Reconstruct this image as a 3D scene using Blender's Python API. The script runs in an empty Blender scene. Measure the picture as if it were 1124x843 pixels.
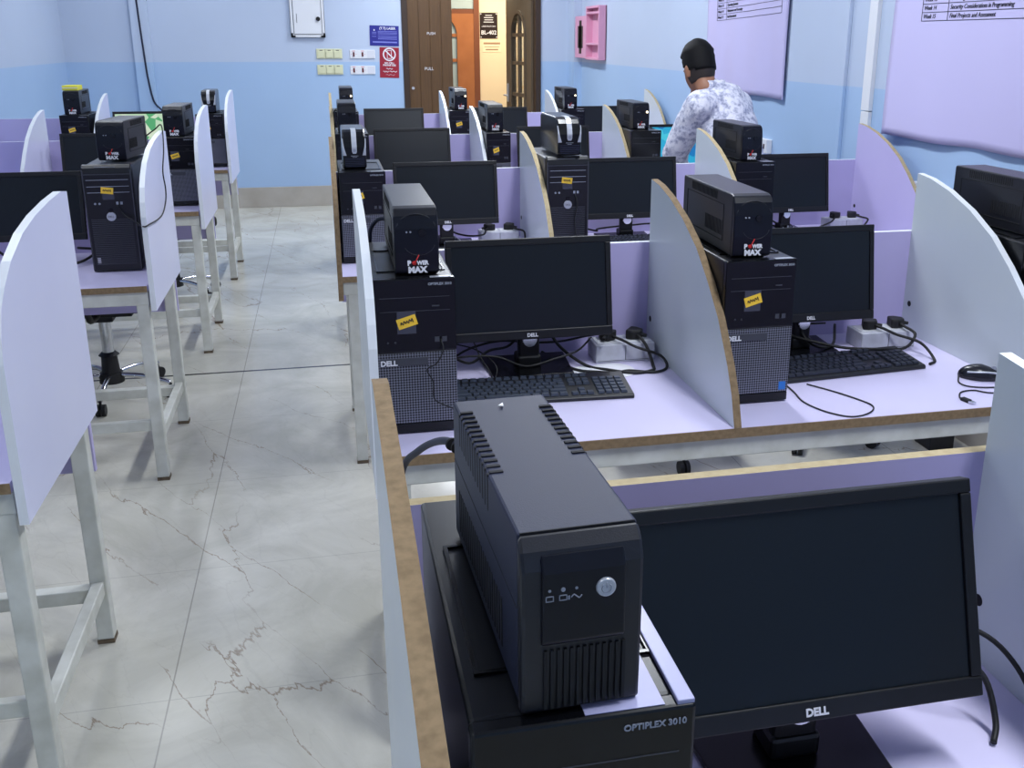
import bpy, bmesh, math, random
from mathutils import Vector, Matrix, Euler
random.seed(7)
PI = math.pi
COL = bpy.context.scene.collection

# ------------------------------------------------------------------ materials
def lin(c):
    c = c / 255.0
    return c / 12.92 if c <= 0.04045 else ((c + 0.055) / 1.055) ** 2.4
def rgb(r, g, b): return (lin(r), lin(g), lin(b), 1.0)

MATS = {}
def mat(name, col, rough=0.5, metal=0.0, spec=0.5, coat=0.0, noise=None, bump=None, emit=None, estr=0.0, alpha=1.0, trans=0.0):
    m = bpy.data.materials.new(name); m.use_nodes = True
    nt = m.node_tree; b = nt.nodes['Principled BSDF']
    b.inputs['Base Color'].default_value = col
    b.inputs['Roughness'].default_value = rough
    b.inputs['Metallic'].default_value = metal
    b.inputs['Specular IOR Level'].default_value = spec
    b.inputs['Coat Weight'].default_value = coat
    b.inputs['Coat Roughness'].default_value = 0.1
    b.inputs['Alpha'].default_value = alpha
    b.inputs['Transmission Weight'].default_value = trans
    if emit:
        b.inputs['Emission Color'].default_value = emit
        b.inputs['Emission Strength'].default_value = estr
    if noise:
        sc, c2, amt = noise
        tc = nt.nodes.new('ShaderNodeTexCoord'); n = nt.nodes.new('ShaderNodeTexNoise')
        n.inputs['Scale'].default_value = sc; n.inputs['Detail'].default_value = 6
        mx = nt.nodes.new('ShaderNodeMix'); mx.data_type = 'RGBA'
        mx.inputs[6].default_value = col; mx.inputs[7].default_value = c2
        ramp = nt.nodes.new('ShaderNodeMapRange'); ramp.inputs[1].default_value = 0.35; ramp.inputs[2].default_value = 0.7
        ramp.inputs[4].default_value = amt
        nt.links.new(tc.outputs['Object'], n.inputs['Vector']); nt.links.new(n.outputs['Fac'], ramp.inputs[0])
        nt.links.new(ramp.outputs[0], mx.inputs[0]); nt.links.new(mx.outputs[2], b.inputs['Base Color'])
    if bump:
        sc, st = bump
        tc = nt.nodes.new('ShaderNodeTexCoord'); n = nt.nodes.new('ShaderNodeTexNoise')
        n.inputs['Scale'].default_value = sc; n.inputs['Detail'].default_value = 4
        bp = nt.nodes.new('ShaderNodeBump'); bp.inputs['Strength'].default_value = st; bp.inputs['Distance'].default_value = 0.002
        nt.links.new(tc.outputs['Object'], n.inputs['Vector']); nt.links.new(n.outputs['Fac'], bp.inputs['Height'])
        nt.links.new(bp.outputs[0], b.inputs['Normal'])
    MATS[name] = m
    return m

laminate = mat('lavender_laminate', rgb(214, 208, 238), 0.32, noise=(3, rgb(205, 199, 232), 0.6))
panelm = mat('lavender_board', rgb(188, 180, 222), 0.38, noise=(2.2, rgb(178, 170, 214), 0.7))
divm = mat('white_board', rgb(210, 218, 220), 0.28, noise=(2.5, rgb(198, 208, 218), 0.7))
divlm = mat('lilac_white_board', rgb(214, 216, 240), 0.3, noise=(2.5, rgb(206, 208, 236), 0.7))
brown = mat('raw_board_edge', rgb(140, 118, 88), 0.85, noise=(90, rgb(112, 92, 66), 0.8))
tan = mat('pale_board_edge', rgb(176, 161, 126), 0.8, noise=(90, rgb(158, 140, 106), 0.7))
whiteedge = mat('white_edge_tape', rgb(228, 232, 236), 0.4)
steel = mat('white_painted_steel', rgb(214, 215, 206), 0.45, noise=(14, rgb(184, 184, 172), 0.8))
gloss = mat('glossy_black', rgb(8, 9, 13), 0.22, spec=.38)
satin = mat('satin_black', rgb(24, 25, 33), 0.36, bump=(900, 0.08))
satin2 = mat('charcoal_plastic', rgb(34, 39, 60), 0.5, spec=0.3, bump=(900, 0.1))
matte = mat('matte_black', rgb(14, 14, 18), 0.75)
upsfront = mat('piano_black', rgb(9, 11, 22), 0.28, spec=.35)
casem = mat('black_painted_case', rgb(16, 17, 22), 0.32, spec=.45)
casegrey = mat('dark_grey_case', rgb(62, 64, 72), 0.38)
bezelm = mat('monitor_bezel', rgb(11, 12, 16), 0.42, spec=.4)
screenm = mat('dark_screen', rgb(17, 22, 28), 0.28, spec=0.32)
silver = mat('silver_plastic', rgb(190, 194, 202), 0.3, metal=0.3)
chrome = mat('chrome', rgb(210, 212, 216), 0.14, metal=1.0)
rubber = mat('black_rubber', rgb(16, 16, 18), 0.6)
keym = mat('key_plastic', rgb(38, 42, 54), 0.42)
keybase = mat('keyboard_base', rgb(22, 23, 28), 0.42)
whitep = mat('white_plastic', rgb(222, 224, 228), 0.4)
creamp = mat('cream_plastic', rgb(214, 214, 178), 0.45)
trunkm = mat('grey_white_trunking', rgb(196, 198, 210), 0.45, noise=(30, rgb(150, 150, 160), 0.5))
letter = mat('white_print', rgb(225, 225, 230), 0.5)
lettergrey = mat('grey_print', rgb(150, 155, 168), 0.5)
redp = mat('red_print', rgb(200, 40, 40), 0.5)
ink = mat('dark_ink', rgb(24, 24, 40), 0.6)
yellow = mat('yellow_sticker', rgb(246, 200, 60), 0.5)
tape = mat('clear_tape', rgb(64, 66, 78), 0.25)
blues = mat('blue_sign', rgb(30, 32, 130), 0.4)
blues2 = mat('pale_blue_print', rgb(120, 125, 205), 0.5)
reds = mat('red_sign', rgb(150, 24, 44), 0.4)
pink = mat('pink_paint', rgb(216, 156, 184), 0.5)
wood = mat('dark_wood', rgb(98, 66, 34), 0.45)
woodf = mat('dark_wood_frame', rgb(52, 36, 24), 0.5)
woodg = mat('grey_brown_wood', rgb(92, 80, 66), 0.45)
orange = mat('orange_wood', rgb(168, 104, 58), 0.45, noise=(6, rgb(150, 90, 46), 0.7))
cream = mat('cream_wall', rgb(238, 216, 180), 0.6, noise=(3, rgb(232, 206, 166), 0.6))
bannerm = mat('banner_vinyl', rgb(196, 190, 228), 0.42)
ceilm = mat('ceiling_paint', rgb(225, 230, 238), 0.8)
wallsidem = mat('column_paint', rgb(150, 166, 190), 0.6)
mouseblack = mat('mouse_black', rgb(22, 23, 30), 0.25)
skin = mat('skin', rgb(150, 104, 78), 0.55, noise=(40, rgb(138, 94, 70), 0.5))
hairm = mat('black_hair', rgb(8, 7, 9), 0.7, spec=.2, bump=(300, 0.6))
trousers = mat('dark_trousers', rgb(40, 44, 60), 0.8)
worn = mat('worn_brown_foot', rgb(112, 96, 76), .7, noise=(40, rgb(70, 62, 52), .8))
shoem = mat('black_shoe', rgb(20, 20, 22), 0.5)
lampm = mat('lamp_diffuser', rgb(240, 245, 255), 0.5, emit=(0.86, 0.92, 1.0, 1), estr=5)
glassm = mat('door_glass', rgb(235, 240, 240), 0.05, trans=1.0)
glassfrost = mat('frosted_glass', rgb(170, 185, 185), 0.3)

# wood planks with grooves
def wood_planks(m, c1, c2, axis_scale=9):
    nt = m.node_tree; b = nt.nodes['Principled BSDF']
    tc = nt.nodes.new('ShaderNodeTexCoord'); mp = nt.nodes.new('ShaderNodeMapping')
    mp.inputs['Scale'].default_value = (axis_scale * 3, axis_scale * 3, 1.2)
    n = nt.nodes.new('ShaderNodeTexNoise'); n.inputs['Scale'].default_value = 3; n.inputs['Detail'].default_value = 8
    mx = nt.nodes.new('ShaderNodeMix'); mx.data_type = 'RGBA'; mx.inputs[6].default_value = c1; mx.inputs[7].default_value = c2
    nt.links.new(tc.outputs['Object'], mp.inputs[0]); nt.links.new(mp.outputs[0], n.inputs['Vector'])
    nt.links.new(n.outputs['Fac'], mx.inputs[0]); nt.links.new(mx.outputs[2], b.inputs['Base Color'])
wood_planks(wood, rgb(66, 44, 22), rgb(104, 74, 38))
wood_planks(woodg, rgb(74, 62, 50), rgb(112, 98, 80))

# perforated grille
def grille_mat():
    m = mat('perforated_grille', rgb(120, 122, 134), 0.4, metal=0.3)
    nt = m.node_tree; b = nt.nodes['Principled BSDF']
    tc = nt.nodes.new('ShaderNodeTexCoord'); mp = nt.nodes.new('ShaderNodeMapping')
    mp.inputs['Rotation'].default_value = (0, PI / 4, 0)
    ck = nt.nodes.new('ShaderNodeTexChecker'); ck.inputs['Scale'].default_value = 240
    ck.inputs['Color1'].default_value = rgb(122, 124, 136); ck.inputs['Color2'].default_value = rgb(38, 39, 46)
    nt.links.new(tc.outputs['Object'], mp.inputs[0]); nt.links.new(mp.outputs[0], ck.inputs['Vector'])
    nt.links.new(ck.outputs['Color'], b.inputs['Base Color'])
    return m
grillem = grille_mat()

# camouflage shirt
def shirt_mat():
    m = mat('mottled_shirt', rgb(206, 206, 222), 0.8)
    nt = m.node_tree; b = nt.nodes['Principled BSDF']
    tc = nt.nodes.new('ShaderNodeTexCoord')
    n = nt.nodes.new('ShaderNodeTexNoise'); n.inputs['Scale'].default_value = 34; n.inputs['Detail'].default_value = 6; n.inputs['Roughness'].default_value = 0.7
    cr = nt.nodes.new('ShaderNodeValToRGB')
    e = cr.color_ramp.elements; e[0].position = 0.38; e[0].color = rgb(140, 144, 168); e[1].position = 0.55; e[1].color = rgb(222, 222, 232)
    x = cr.color_ramp.elements.new(0.47); x.color = rgb(188, 190, 208)
    nt.links.new(tc.outputs['Object'], n.inputs['Vector']); nt.links.new(n.outputs['Fac'], cr.inputs[0]); nt.links.new(cr.outputs[0], b.inputs['Base Color'])
    return m
shirtm = shirt_mat()

def wall_mat():
    m = mat('two_tone_wall', rgb(180, 195, 225), 0.55)
    nt = m.node_tree; b = nt.nodes['Principled BSDF']
    geo = nt.nodes.new('ShaderNodeNewGeometry'); sx = nt.nodes.new('ShaderNodeSeparateXYZ')
    gt = nt.nodes.new('ShaderNodeMath'); gt.operation = 'GREATER_THAN'; gt.inputs[1].default_value = 1.368
    n = nt.nodes.new('ShaderNodeTexNoise'); n.inputs['Scale'].default_value = 1.4; n.inputs['Detail'].default_value = 5
    mx = nt.nodes.new('ShaderNodeMix'); mx.data_type = 'RGBA'
    mx.inputs[6].default_value = rgb(163, 190, 222); mx.inputs[7].default_value = rgb(184, 197, 218)
    m2 = nt.nodes.new('ShaderNodeMix'); m2.data_type = 'RGBA'; m2.blend_type = 'MULTIPLY'; m2.inputs[0].default_value = 1
    mr = nt.nodes.new('ShaderNodeMapRange'); mr.inputs[3].default_value = 0.93; mr.inputs[4].default_value = 1.04
    nt.links.new(geo.outputs['Position'], sx.inputs[0]); nt.links.new(sx.outputs['Z'], gt.inputs[0]); nt.links.new(gt.outputs[0], mx.inputs[0])
    nt.links.new(geo.outputs['Position'], n.inputs['Vector']); nt.links.new(n.outputs['Fac'], mr.inputs[0])
    nt.links.new(mx.outputs[2], m2.inputs[6]); nt.links.new(mr.outputs[0], m2.inputs[7]); nt.links.new(m2.outputs[2], b.inputs['Base Color'])
    return m
wallm = wall_mat()

def floor_mat():
    m = mat('marble_tile', rgb(200, 204, 200), 0.22)
    nt = m.node_tree; N = nt.nodes; L = nt.links; b = N['Principled BSDF']
    geo = N.new('ShaderNodeNewGeometry'); sx = N.new('ShaderNodeSeparateXYZ'); L.new(geo.outputs['Position'], sx.inputs[0])
    def math_(op, a, b_=None, c=None):
        n = N.new('ShaderNodeMath'); n.operation = op
        for i, v in enumerate((a, b_, c)):
            if v is None: continue
            if isinstance(v, (int, float)): n.inputs[i].default_value = v
            else: L.new(v, n.inputs[i])
        return n.outputs[0]
    def mix(f, c1, c2, bt='MIX'):
        n = N.new('ShaderNodeMix'); n.data_type = 'RGBA'; n.blend_type = bt
        for i, v in ((0, f), (6, c1), (7, c2)):
            if isinstance(v, (int, float)): n.inputs[i].default_value = v
            elif isinstance(v, tuple): n.inputs[i].default_value = v
            else: L.new(v, n.inputs[i])
        return n.outputs[2]
    cloud = N.new('ShaderNodeTexNoise'); cloud.inputs['Scale'].default_value = 2.2; cloud.inputs['Detail'].default_value = 9; cloud.inputs['Roughness'].default_value = 0.65
    cloud.inputs['Distortion'].default_value = 0.8
    L.new(geo.outputs['Position'], cloud.inputs['Vector'])
    cr = N.new('ShaderNodeMapRange'); cr.inputs[1].default_value = 0.35; cr.inputs[2].default_value = 0.68; L.new(cloud.outputs['Fac'], cr.inputs[0])
    base = mix(cr.outputs[0], rgb(187, 184, 170), rgb(215, 212, 199))
    # brown branching veins running diagonally
    mp0 = N.new('ShaderNodeMapping'); mp0.inputs['Rotation'].default_value = (0, 0, -0.50)
    L.new(geo.outputs['Position'], mp0.inputs[0])
    mp = N.new('ShaderNodeVectorMath'); mp.operation = 'MULTIPLY'; mp.inputs[1].default_value = (2.6, 0.55, 1)
    L.new(mp0.outputs[0], mp.inputs[0])
    dn = N.new('ShaderNodeTexNoise'); dn.inputs['Scale'].default_value = 2.4; dn.inputs['Detail'].default_value = 6; dn.inputs['Roughness'].default_value = 0.6
    L.new(mp.outputs[0], dn.inputs['Vector'])
    va = N.new('ShaderNodeVectorMath'); va.operation = 'MULTIPLY_ADD'; va.inputs[1].default_value = (0.55, 0.30, 0)
    L.new(dn.outputs['Color'], va.inputs[0]); L.new(mp.outputs[0], va.inputs[2])
    vo = N.new('ShaderNodeTexVoronoi'); vo.feature = 'DISTANCE_TO_EDGE'; vo.inputs['Scale'].default_value = 1.25
    L.new(va.outputs[0], vo.inputs['Vector'])
    vein = N.new('ShaderNodeMapRange'); vein.inputs[1].default_value = 0.0; vein.inputs[2].default_value = 0.0045; vein.inputs[3].default_value = 1; vein.inputs[4].default_value = 0
    L.new(vo.outputs['Distance'], vein.inputs[0])
    mk = N.new('ShaderNodeTexNoise'); mk.inputs['Scale'].default_value = 1.7; mk.inputs['Detail'].default_value = 2
    L.new(geo.outputs['Position'], mk.inputs['Vector'])
    mkr = N.new('ShaderNodeMapRange'); mkr.inputs[1].default_value = 0.44; mkr.inputs[2].default_value = 0.53; L.new(mk.outputs['Fac'], mkr.inputs[0])
    vf = math_('MULTIPLY', vein.outputs[0], math_('MULTIPLY', mkr.outputs[0], 0.8))
    c = mix(vf, base, rgb(128, 104, 80))
    # fine grey veins
    vo2 = N.new('ShaderNodeTexVoronoi'); vo2.feature = 'DISTANCE_TO_EDGE'; vo2.inputs['Scale'].default_value = 3.1
    L.new(va.outputs[0], vo2.inputs['Vector'])
    v2 = N.new('ShaderNodeMapRange'); v2.inputs[2].default_value = 0.012; v2.inputs[3].default_value = 0.12; v2.inputs[4].default_value = 0
    L.new(vo2.outputs['Distance'], v2.inputs[0])
    c = mix(v2.outputs[0], c, rgb(150, 142, 128))
    # tile joints every 0.65 m
    def joint(out, off, w):
        t = math_('DIVIDE', math_('SUBTRACT', out, off), 0.655)
        f = math_('ABSOLUTE', math_('SUBTRACT', math_('FRACT', math_('ADD', t, 0.5)), 0.5))
        return math_('LESS_THAN', f, w)
    jx = joint(sx.outputs['X'], -0.467, 0.003); jy = joint(sx.outputs['Y'], 4.225, 0.0022)
    j = math_('MAXIMUM', jx, math_('MULTIPLY', jy, 0.6))
    c = mix(math_('MULTIPLY', j, 0.55), c, rgb(120, 116, 108))
    d = math_('LESS_THAN', math_('ABSOLUTE', math_('SUBTRACT', sx.outputs['Y'], 4.885)), 0.010)
    c = mix(d, c, rgb(52, 52, 54))
    L.new(c, b.inputs['Base Color'])
    return m
floorm = floor_mat()
basem = mat('beige_marble_skirting', rgb(178, 172, 162), 0.4, noise=(5, rgb(160, 152, 140), 0.8))

def screen_mat(name, cols, strength):
    m = mat(name, rgb(5, 5, 5), 0.3)
    nt = m.node_tree; b = nt.nodes['Principled BSDF']
    tc = nt.nodes.new('ShaderNodeTexCoord'); v = nt.nodes.new('ShaderNodeTexVoronoi'); v.inputs['Scale'].default_value = 16
    cr = nt.nodes.new('ShaderNodeValToRGB'); cr.color_ramp.interpolation = 'CONSTANT'
    e = cr.color_ramp.elements
    e[0].color = cols[0]; e[1].color = cols[1]; e[1].position = 0.4
    x = e.new(0.7); x.color = cols[2]
    sp = nt.nodes.new('ShaderNodeSeparateColor')
    nt.links.new(tc.outputs['Object'], v.inputs['Vector']); nt.links.new(v.outputs['Color'], sp.inputs[0])
    nt.links.new(sp.outputs[0], cr.inputs[0]); nt.links.new(cr.outputs[0], b.inputs['Emission Color'])
    b.inputs['Emission Strength'].default_value = strength
    return m
cyan_screen = screen_mat('cyan_lit_screen', (rgb(40, 170, 215)), 1) if False else screen_mat('cyan_lit_screen', [rgb(40, 170, 215), rgb(70, 200, 225), rgb(20, 120, 190)], 0.9)
green_screen = screen_mat('green_lit_screen', [rgb(205, 235, 200), rgb(90, 180, 120), rgb(225, 240, 215)], 0.8)

# ------------------------------------------------------------------ mesh helpers
def bx(bm, x0, x1, y0, y1, z0, z1, m=None):
    vs = [bm.verts.new((x, y, z)) for z in (z0, z1) for y in (y0, y1) for x in (x0, x1)]
    fs = []
    for f in ((0, 1, 5, 4), (1, 3, 7, 5), (3, 2, 6, 7), (2, 0, 4, 6), (4, 5, 7, 6), (2, 3, 1, 0)):
        fs.append(bm.faces.new([vs[i] for i in f]))
    if m is not None:
        bmesh.ops.transform(bm, matrix=m, verts=vs)
    return vs
def cyl(bm, p0, p1, r0, r1=None, seg=20, caps=True):
    r1 = r0 if r1 is None else r1
    p0 = Vector(p0); p1 = Vector(p1); d = (p1 - p0); L = d.length
    q = d.to_track_quat('Z', 'Y').to_matrix().to_4x4()
    res = bmesh.ops.create_cone(bm, cap_ends=caps, segments=seg, radius1=r0, radius2=r1, depth=L)
    bmesh.ops.transform(bm, matrix=Matrix.Translation((p0 + p1) / 2) @ q, verts=res['verts'])
    return res['verts']
def prism(bm, pts, axis, a, b, rim=0, side=0):
    # polygon of 2D points extruded along axis ('X': pts=(y,z); 'Y': pts=(x,z); 'Z': pts=(x,y))
    def P(p, t):
        return {'X': (t, p[0], p[1]), 'Y': (p[0], t, p[1]), 'Z': (p[0], p[1], t)}[axis]
    A = [bm.verts.new(P(p, a)) for p in pts]; B = [bm.verts.new(P(p, b)) for p in pts]
    f = [bm.faces.new(A), bm.faces.new(B[::-1])]
    for q in f: q.material_index = side
    n = len(pts)
    for i in range(n):
        q = bm.faces.new((A[i], B[i], B[(i + 1) % n], A[(i + 1) % n])); q.material_index = rim
    return A + B
def sweep(bm, pts, r, seg=8, smooth=True):
    pts = [Vector(p) for p in pts]
    # catmull-rom resample
    if smooth and len(pts) > 2:
        out = []
        ext = [pts[0] * 2 - pts[1]] + pts + [pts[-1] * 2 - pts[-2]]
        for i in range(1, len(ext) - 2):
            p0, p1, p2, p3 = ext[i - 1:i + 3]
            for k in range(6):
                t = k / 6
                out.append(0.5 * ((2 * p1) + (p2 - p0) * t + (2 * p0 - 5 * p1 + 4 * p2 - p3) * t * t + (3 * p1 - p0 - 3 * p2 + p3) * t ** 3))
        out.append(pts[-1]); pts = out
    rings = []; up = Vector((0.13, 0.21, 0.97)).normalized(); prev = None
    for i, p in enumerate(pts):
        d = (pts[min(i + 1, len(pts) - 1)] - pts[max(i - 1, 0)])
        if d.length < 1e-9: d = Vector((0, 1, 0))
        d.normalize()
        a = (prev if prev else up); a = (a - d * a.dot(d))
        if a.length < 1e-4: a = Vector((1, 0, 0)) - d * d.x
        a.normalize(); prev = a; b = d.cross(a)
        rings.append([bm.verts.new(p + a * (r * math.cos(2 * PI * k / seg)) + b * (r * math.sin(2 * PI * k / seg))) for k in range(seg)])
    for A, B in zip(rings[:-1], rings[1:]):
        for k in range(seg): bm.faces.new((A[k], A[(k + 1) % seg], B[(k + 1) % seg], B[k])).smooth = True
    bm.faces.new(rings[0][::-1]); bm.faces.new(rings[-1])
def BM(): return bmesh.new()
def obj(name, bm, m, parent=None, loc=(0, 0, 0), bevel=0, seg=2, smooth=False, mats=None):
    bmesh.ops.recalc_face_normals(bm, faces=bm.faces)
    me = bpy.data.meshes.new(name); bm.to_mesh(me); bm.free()
    for q in (mats or [m]): me.materials.append(q)
    if smooth:
        for p in me.polygons: p.use_smooth = True
    o = bpy.data.objects.new(name, me); COL.objects.link(o); o.location = loc
    if parent: o.parent = parent
    if bevel:
        b = o.modifiers.new('bevel', 'BEVEL'); b.width = bevel; b.segments = seg; b.limit_method = 'ANGLE'; b.angle_limit = 0.6
        b.harden_normals = False
    return o
def box(name, m, parent, x0, x1, y0, y1, z0, z1, bevel=0, seg=2):
    bm = BM(); bx(bm, x0, x1, y0, y1, z0, z1); return obj(name, bm, m, parent, bevel=bevel, seg=seg)
def thing(name, label, cat, loc=(0, 0, 0), rz=0, group=None, scale=None):
    o = bpy.data.objects.new(name, None); COL.objects.link(o); o.empty_display_size = 0.05
    o.location = loc; o.rotation_euler = (0, 0, rz); o['label'] = label; o['category'] = cat
    if group: o['group'] = group
    if scale: o.scale = scale
    return o
def tag(o, label, cat, group=None):
    o['label'] = label; o['category'] = cat
    if group: o['group'] = group
    return o
def struct(o): o['kind'] = 'structure'; return o
def dup(root, loc, rz, label, group=None, scale=None):
    kids = {}
    for o in bpy.data.objects:
        if o.parent: kids.setdefault(o.parent.name, []).append(o)
    r = root.copy(); COL.objects.link(r); r.location = loc; r.rotation_euler = (0, 0, rz); r['label'] = label
    r.scale = scale if scale else (1, 1, 1)
    if group: r['group'] = group
    for ch in kids.get(root.name, []):
        c = ch.copy(); COL.objects.link(c); c.parent = r
        for g in kids.get(ch.name, []):
            d = g.copy(); COL.objects.link(d); d.parent = c
    return r
TEXTC = {}
def text_bm(s, size, extrude=0.0004, bold=0.0, align='CENTER', shear=0):
    cu = bpy.data.curves.new('t', 'FONT'); cu.body = s; cu.size = size; cu.extrude = extrude; cu.offset = bold
    cu.align_x = align; cu.align_y = 'CENTER'; cu.shear = shear; cu.resolution_u = 3
    o = bpy.data.objects.new('t', cu); COL.objects.link(o)
    dg = bpy.context.evaluated_depsgraph_get(); dg.update()
    me = bpy.data.meshes.new_from_object(o.evaluated_get(dg))
    bpy.data.objects.remove(o); bpy.data.curves.remove(cu)
    bm = BM(); bm.from_mesh(me); bpy.data.meshes.remove(me)
    return bm
def text(name, s, size, m, parent, loc, rot=(PI / 2, 0, 0), sx=1.0, **k):
    bm = text_bm(s, size, **k)
    M = Matrix.Translation(loc) @ Euler(rot).to_matrix().to_4x4() @ Matrix.Diagonal((sx, 1, 1, 1))
    bmesh.ops.transform(bm, matrix=M, verts=bm.verts[:])
    return obj(name, bm, m, parent)
def add_text(bm, s, size, loc, rot=(PI / 2, 0, 0), sx=1.0, **k):
    t = text_bm(s, size, **k)
    M = Matrix.Translation(loc) @ Euler(rot).to_matrix().to_4x4() @ Matrix.Diagonal((sx, 1, 1, 1))
    bmesh.ops.transform(t, matrix=M, verts=t.verts[:])
    me = bpy.data.meshes.new('x'); t.to_mesh(me); t.free(); bm.from_mesh(me); bpy.data.meshes.remove(me)

# ------------------------------------------------------------------ room
XL, XR, YB, YF, ZT = -2.25, 2.5, 10.04, -1.6, 3.0
struct(box('floor', floorm, None, XL - 0.1, XR + 0.1, YF - 0.1, YB, -0.1, 0))
struct(box('ceiling', ceilm, None, XL - 0.1, XR + 0.1, YF - 0.1, YB + 0.15, ZT, ZT + 0.1))
struct(box('wall_left', wallm, None, XL - 0.1, XL, YF, YB, 0, ZT))
struct(box('wall_right', wallm, None, XR, XR + 0.1, YF, YB, 0, ZT))
struct(box('wall_front', wallm, None, XL, XR, YF - 0.1, YF, 0, ZT))
DX0, DX1, DZ = 0.79, 2.13, 2.2
bm = BM(); bx(bm, XL, DX0, YB, YB + 0.15, 0, ZT); bx(bm, DX1, XR, YB, YB + 0.15, 0, ZT); bx(bm, DX0, DX1, YB, YB + 0.15, DZ, ZT)
struct(obj('wall_back', bm, wallm))
bm = BM(); bx(bm, XL, DX0 - 0.03, YB - 0.015, YB, 0, 0.195); bx(bm, DX1 + 0.05, XR - 0.08, YB - 0.015, YB, 0, 0.195)
struct(obj('baseboard_back', bm, basem, bevel=0.003))
struct(box('baseboard_right', basem, None, XR - 0.015, XR, YF, YB - 0.25, 0, 0.12, 0.003))
struct(box('baseboard_left', basem, None, XL, XL + 0.015, YF, YB - 0.02, 0, 0.12, 0.003))
# corner column at the far right, shallow column on the left of the back wall
struct(box('column_right', wallm, None, 2.42, XR, 9.8, YB, 0, ZT))
struct(box('column_back', wallm, None, -1.655, -1.50, YB - 0.05, YB, 0.195, ZT, 0.004))
struct(box('column_wall', wallm, None, XR - 0.02, XR, 4.56, 5.18, 0, ZT, 0.003))
# door frame
bm = BM(); bx(bm, DX0 - 0.01, DX0 + 0.045, YB - 0.02, YB + 0.16, 0, DZ); bx(bm, DX1 - 0.045, DX1 + 0.01, YB - 0.02, YB + 0.16, 0, DZ); bx(bm, DX0, DX1, YB - 0.02, YB + 0.16, DZ - 0.05, DZ + 0.01)
struct(obj('trim_1', bm, woodf, bevel=0.004))
# closed narrow leaf with planks
d1 = struct(thing('door_1', '', '')); del d1['label']; del d1['category']
bm = BM()
for i in range(4): bx(bm, 0.836 + i * 0.1075, 0.836 + (i + 1) * 0.1075 - 0.006, YB + 0.01, YB + 0.05, 0.005, DZ - 0.055)
bx(bm, 0.836, 1.264, YB + 0.018, YB + 0.045, 0.005, DZ - 0.055)
obj('plank_panel', bm, wood, d1, bevel=0.002)
bm = BM(); cyl(bm, (0.868, YB + 0.012, 1.119), (0.868, YB - 0.005, 1.119), 0.014)
obj('bolt_knob', bm, silver, d1)
text('push_lettering', 'PUSH', 0.035, letter, d1, (1.06, YB + 0.008, 1.628))
text('push_lettering', 'PULL', 0.04, letter, d1, (1.03, YB + 0.008, 1.30))
# open leaf, hinged on the right, swung out into the corridor
d2 = struct(thing('door_2', '', '', (2.083, YB + 0.10, 0), 0)); del d2['label']; del d2['category']
d2.rotation_euler = (0, 0, math.radians(-82.5))
W = 0.82   # leaf runs from x=0 to x=-W in local space
def leaf(parent, W, H, m, gm, arch=True):
    x0, x1 = -W, 0
    gx0, gx1 = -W + 0.2, -0.2
    z0, z1 = 0.75, 1.62
    bm = BM()
    bx(bm, x0, gx0, -0.02, 0.02, 0.005, H); bx(bm, gx1, x1, -0.02, 0.02, 0.005, H)
    bx(bm, gx0, gx1, -0.02, 0.02, 0.005, z0)
    cx, r = (gx0 + gx1) / 2, (gx1 - gx0) / 2
    arc = [(cx + r * math.cos(a), z1 + r * math.sin(a)) for a in [PI * k / 14 for k in range(15)]]
    for (a, b) in zip(arc[:-1], arc[1:]):
        prism(bm, [a, (a[0], H), (b[0], H), b], 'Y', -0.02, 0.02)
    obj('leaf_panel', bm, m, parent)
    bm = BM()
    out = [(cx + (r + 0.035) * math.cos(a), z1 + (r + 0.035) * math.sin(a)) for a in [PI * k / 14 for k in range(15)]]
    for (a, b, c, d) in zip(arc[:-1], arc[1:], out[1:], out[:-1]): prism(bm, [a, b, c, d], 'Y', -0.032, 0.032)
    bx(bm, gx0 - 0.035, gx0, -0.032, 0.032, z0 - 0.035, z1); bx(bm, gx1, gx1 + 0.035, -0.032, 0.032, z0 - 0.035, z1); bx(bm, gx0, gx1, -0.032, 0.032, z0 - 0.035, z0)
    bx(bm, cx - 0.018, cx + 0.018, -0.02, 0.02, z0, z1 + r)
    for z in (1.02, 1.34, 1.62): bx(bm, gx0, gx1, -0.02, 0.02, z - 0.018, z + 0.018)
    obj('glazing_bars', bm, m, parent)
    bm = BM(); prism(bm, [(gx0, z0), (gx1, z0)] + arc, 'Y', -0.003, 0.003)
    obj('glass_pane', bm, gm, parent)
leaf(d2, W, DZ - 0.055, woodg, glassm)
hb = BM(); bx(hb, -W + 0.03, -W + 0.075, -0.028, 0.028, 0.93, 1.12); cyl(hb, (-W + 0.052, -0.03, 1.0), (-W + 0.052, -0.07, 1.0), 0.009); cyl(hb, (-W + 0.052, -0.065, 1.0), (-W + 0.17, -0.065, 1.0), 0.009)
cyl(hb, (-W + 0.052, 0.03, 1.0), (-W + 0.052, 0.07, 1.0), 0.009); cyl(hb, (-W + 0.052, 0.065, 1.0), (-W + 0.17, 0.065, 1.0), 0.009)
obj('door_handle', hb, silver, d2, bevel=0.002)
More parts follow.
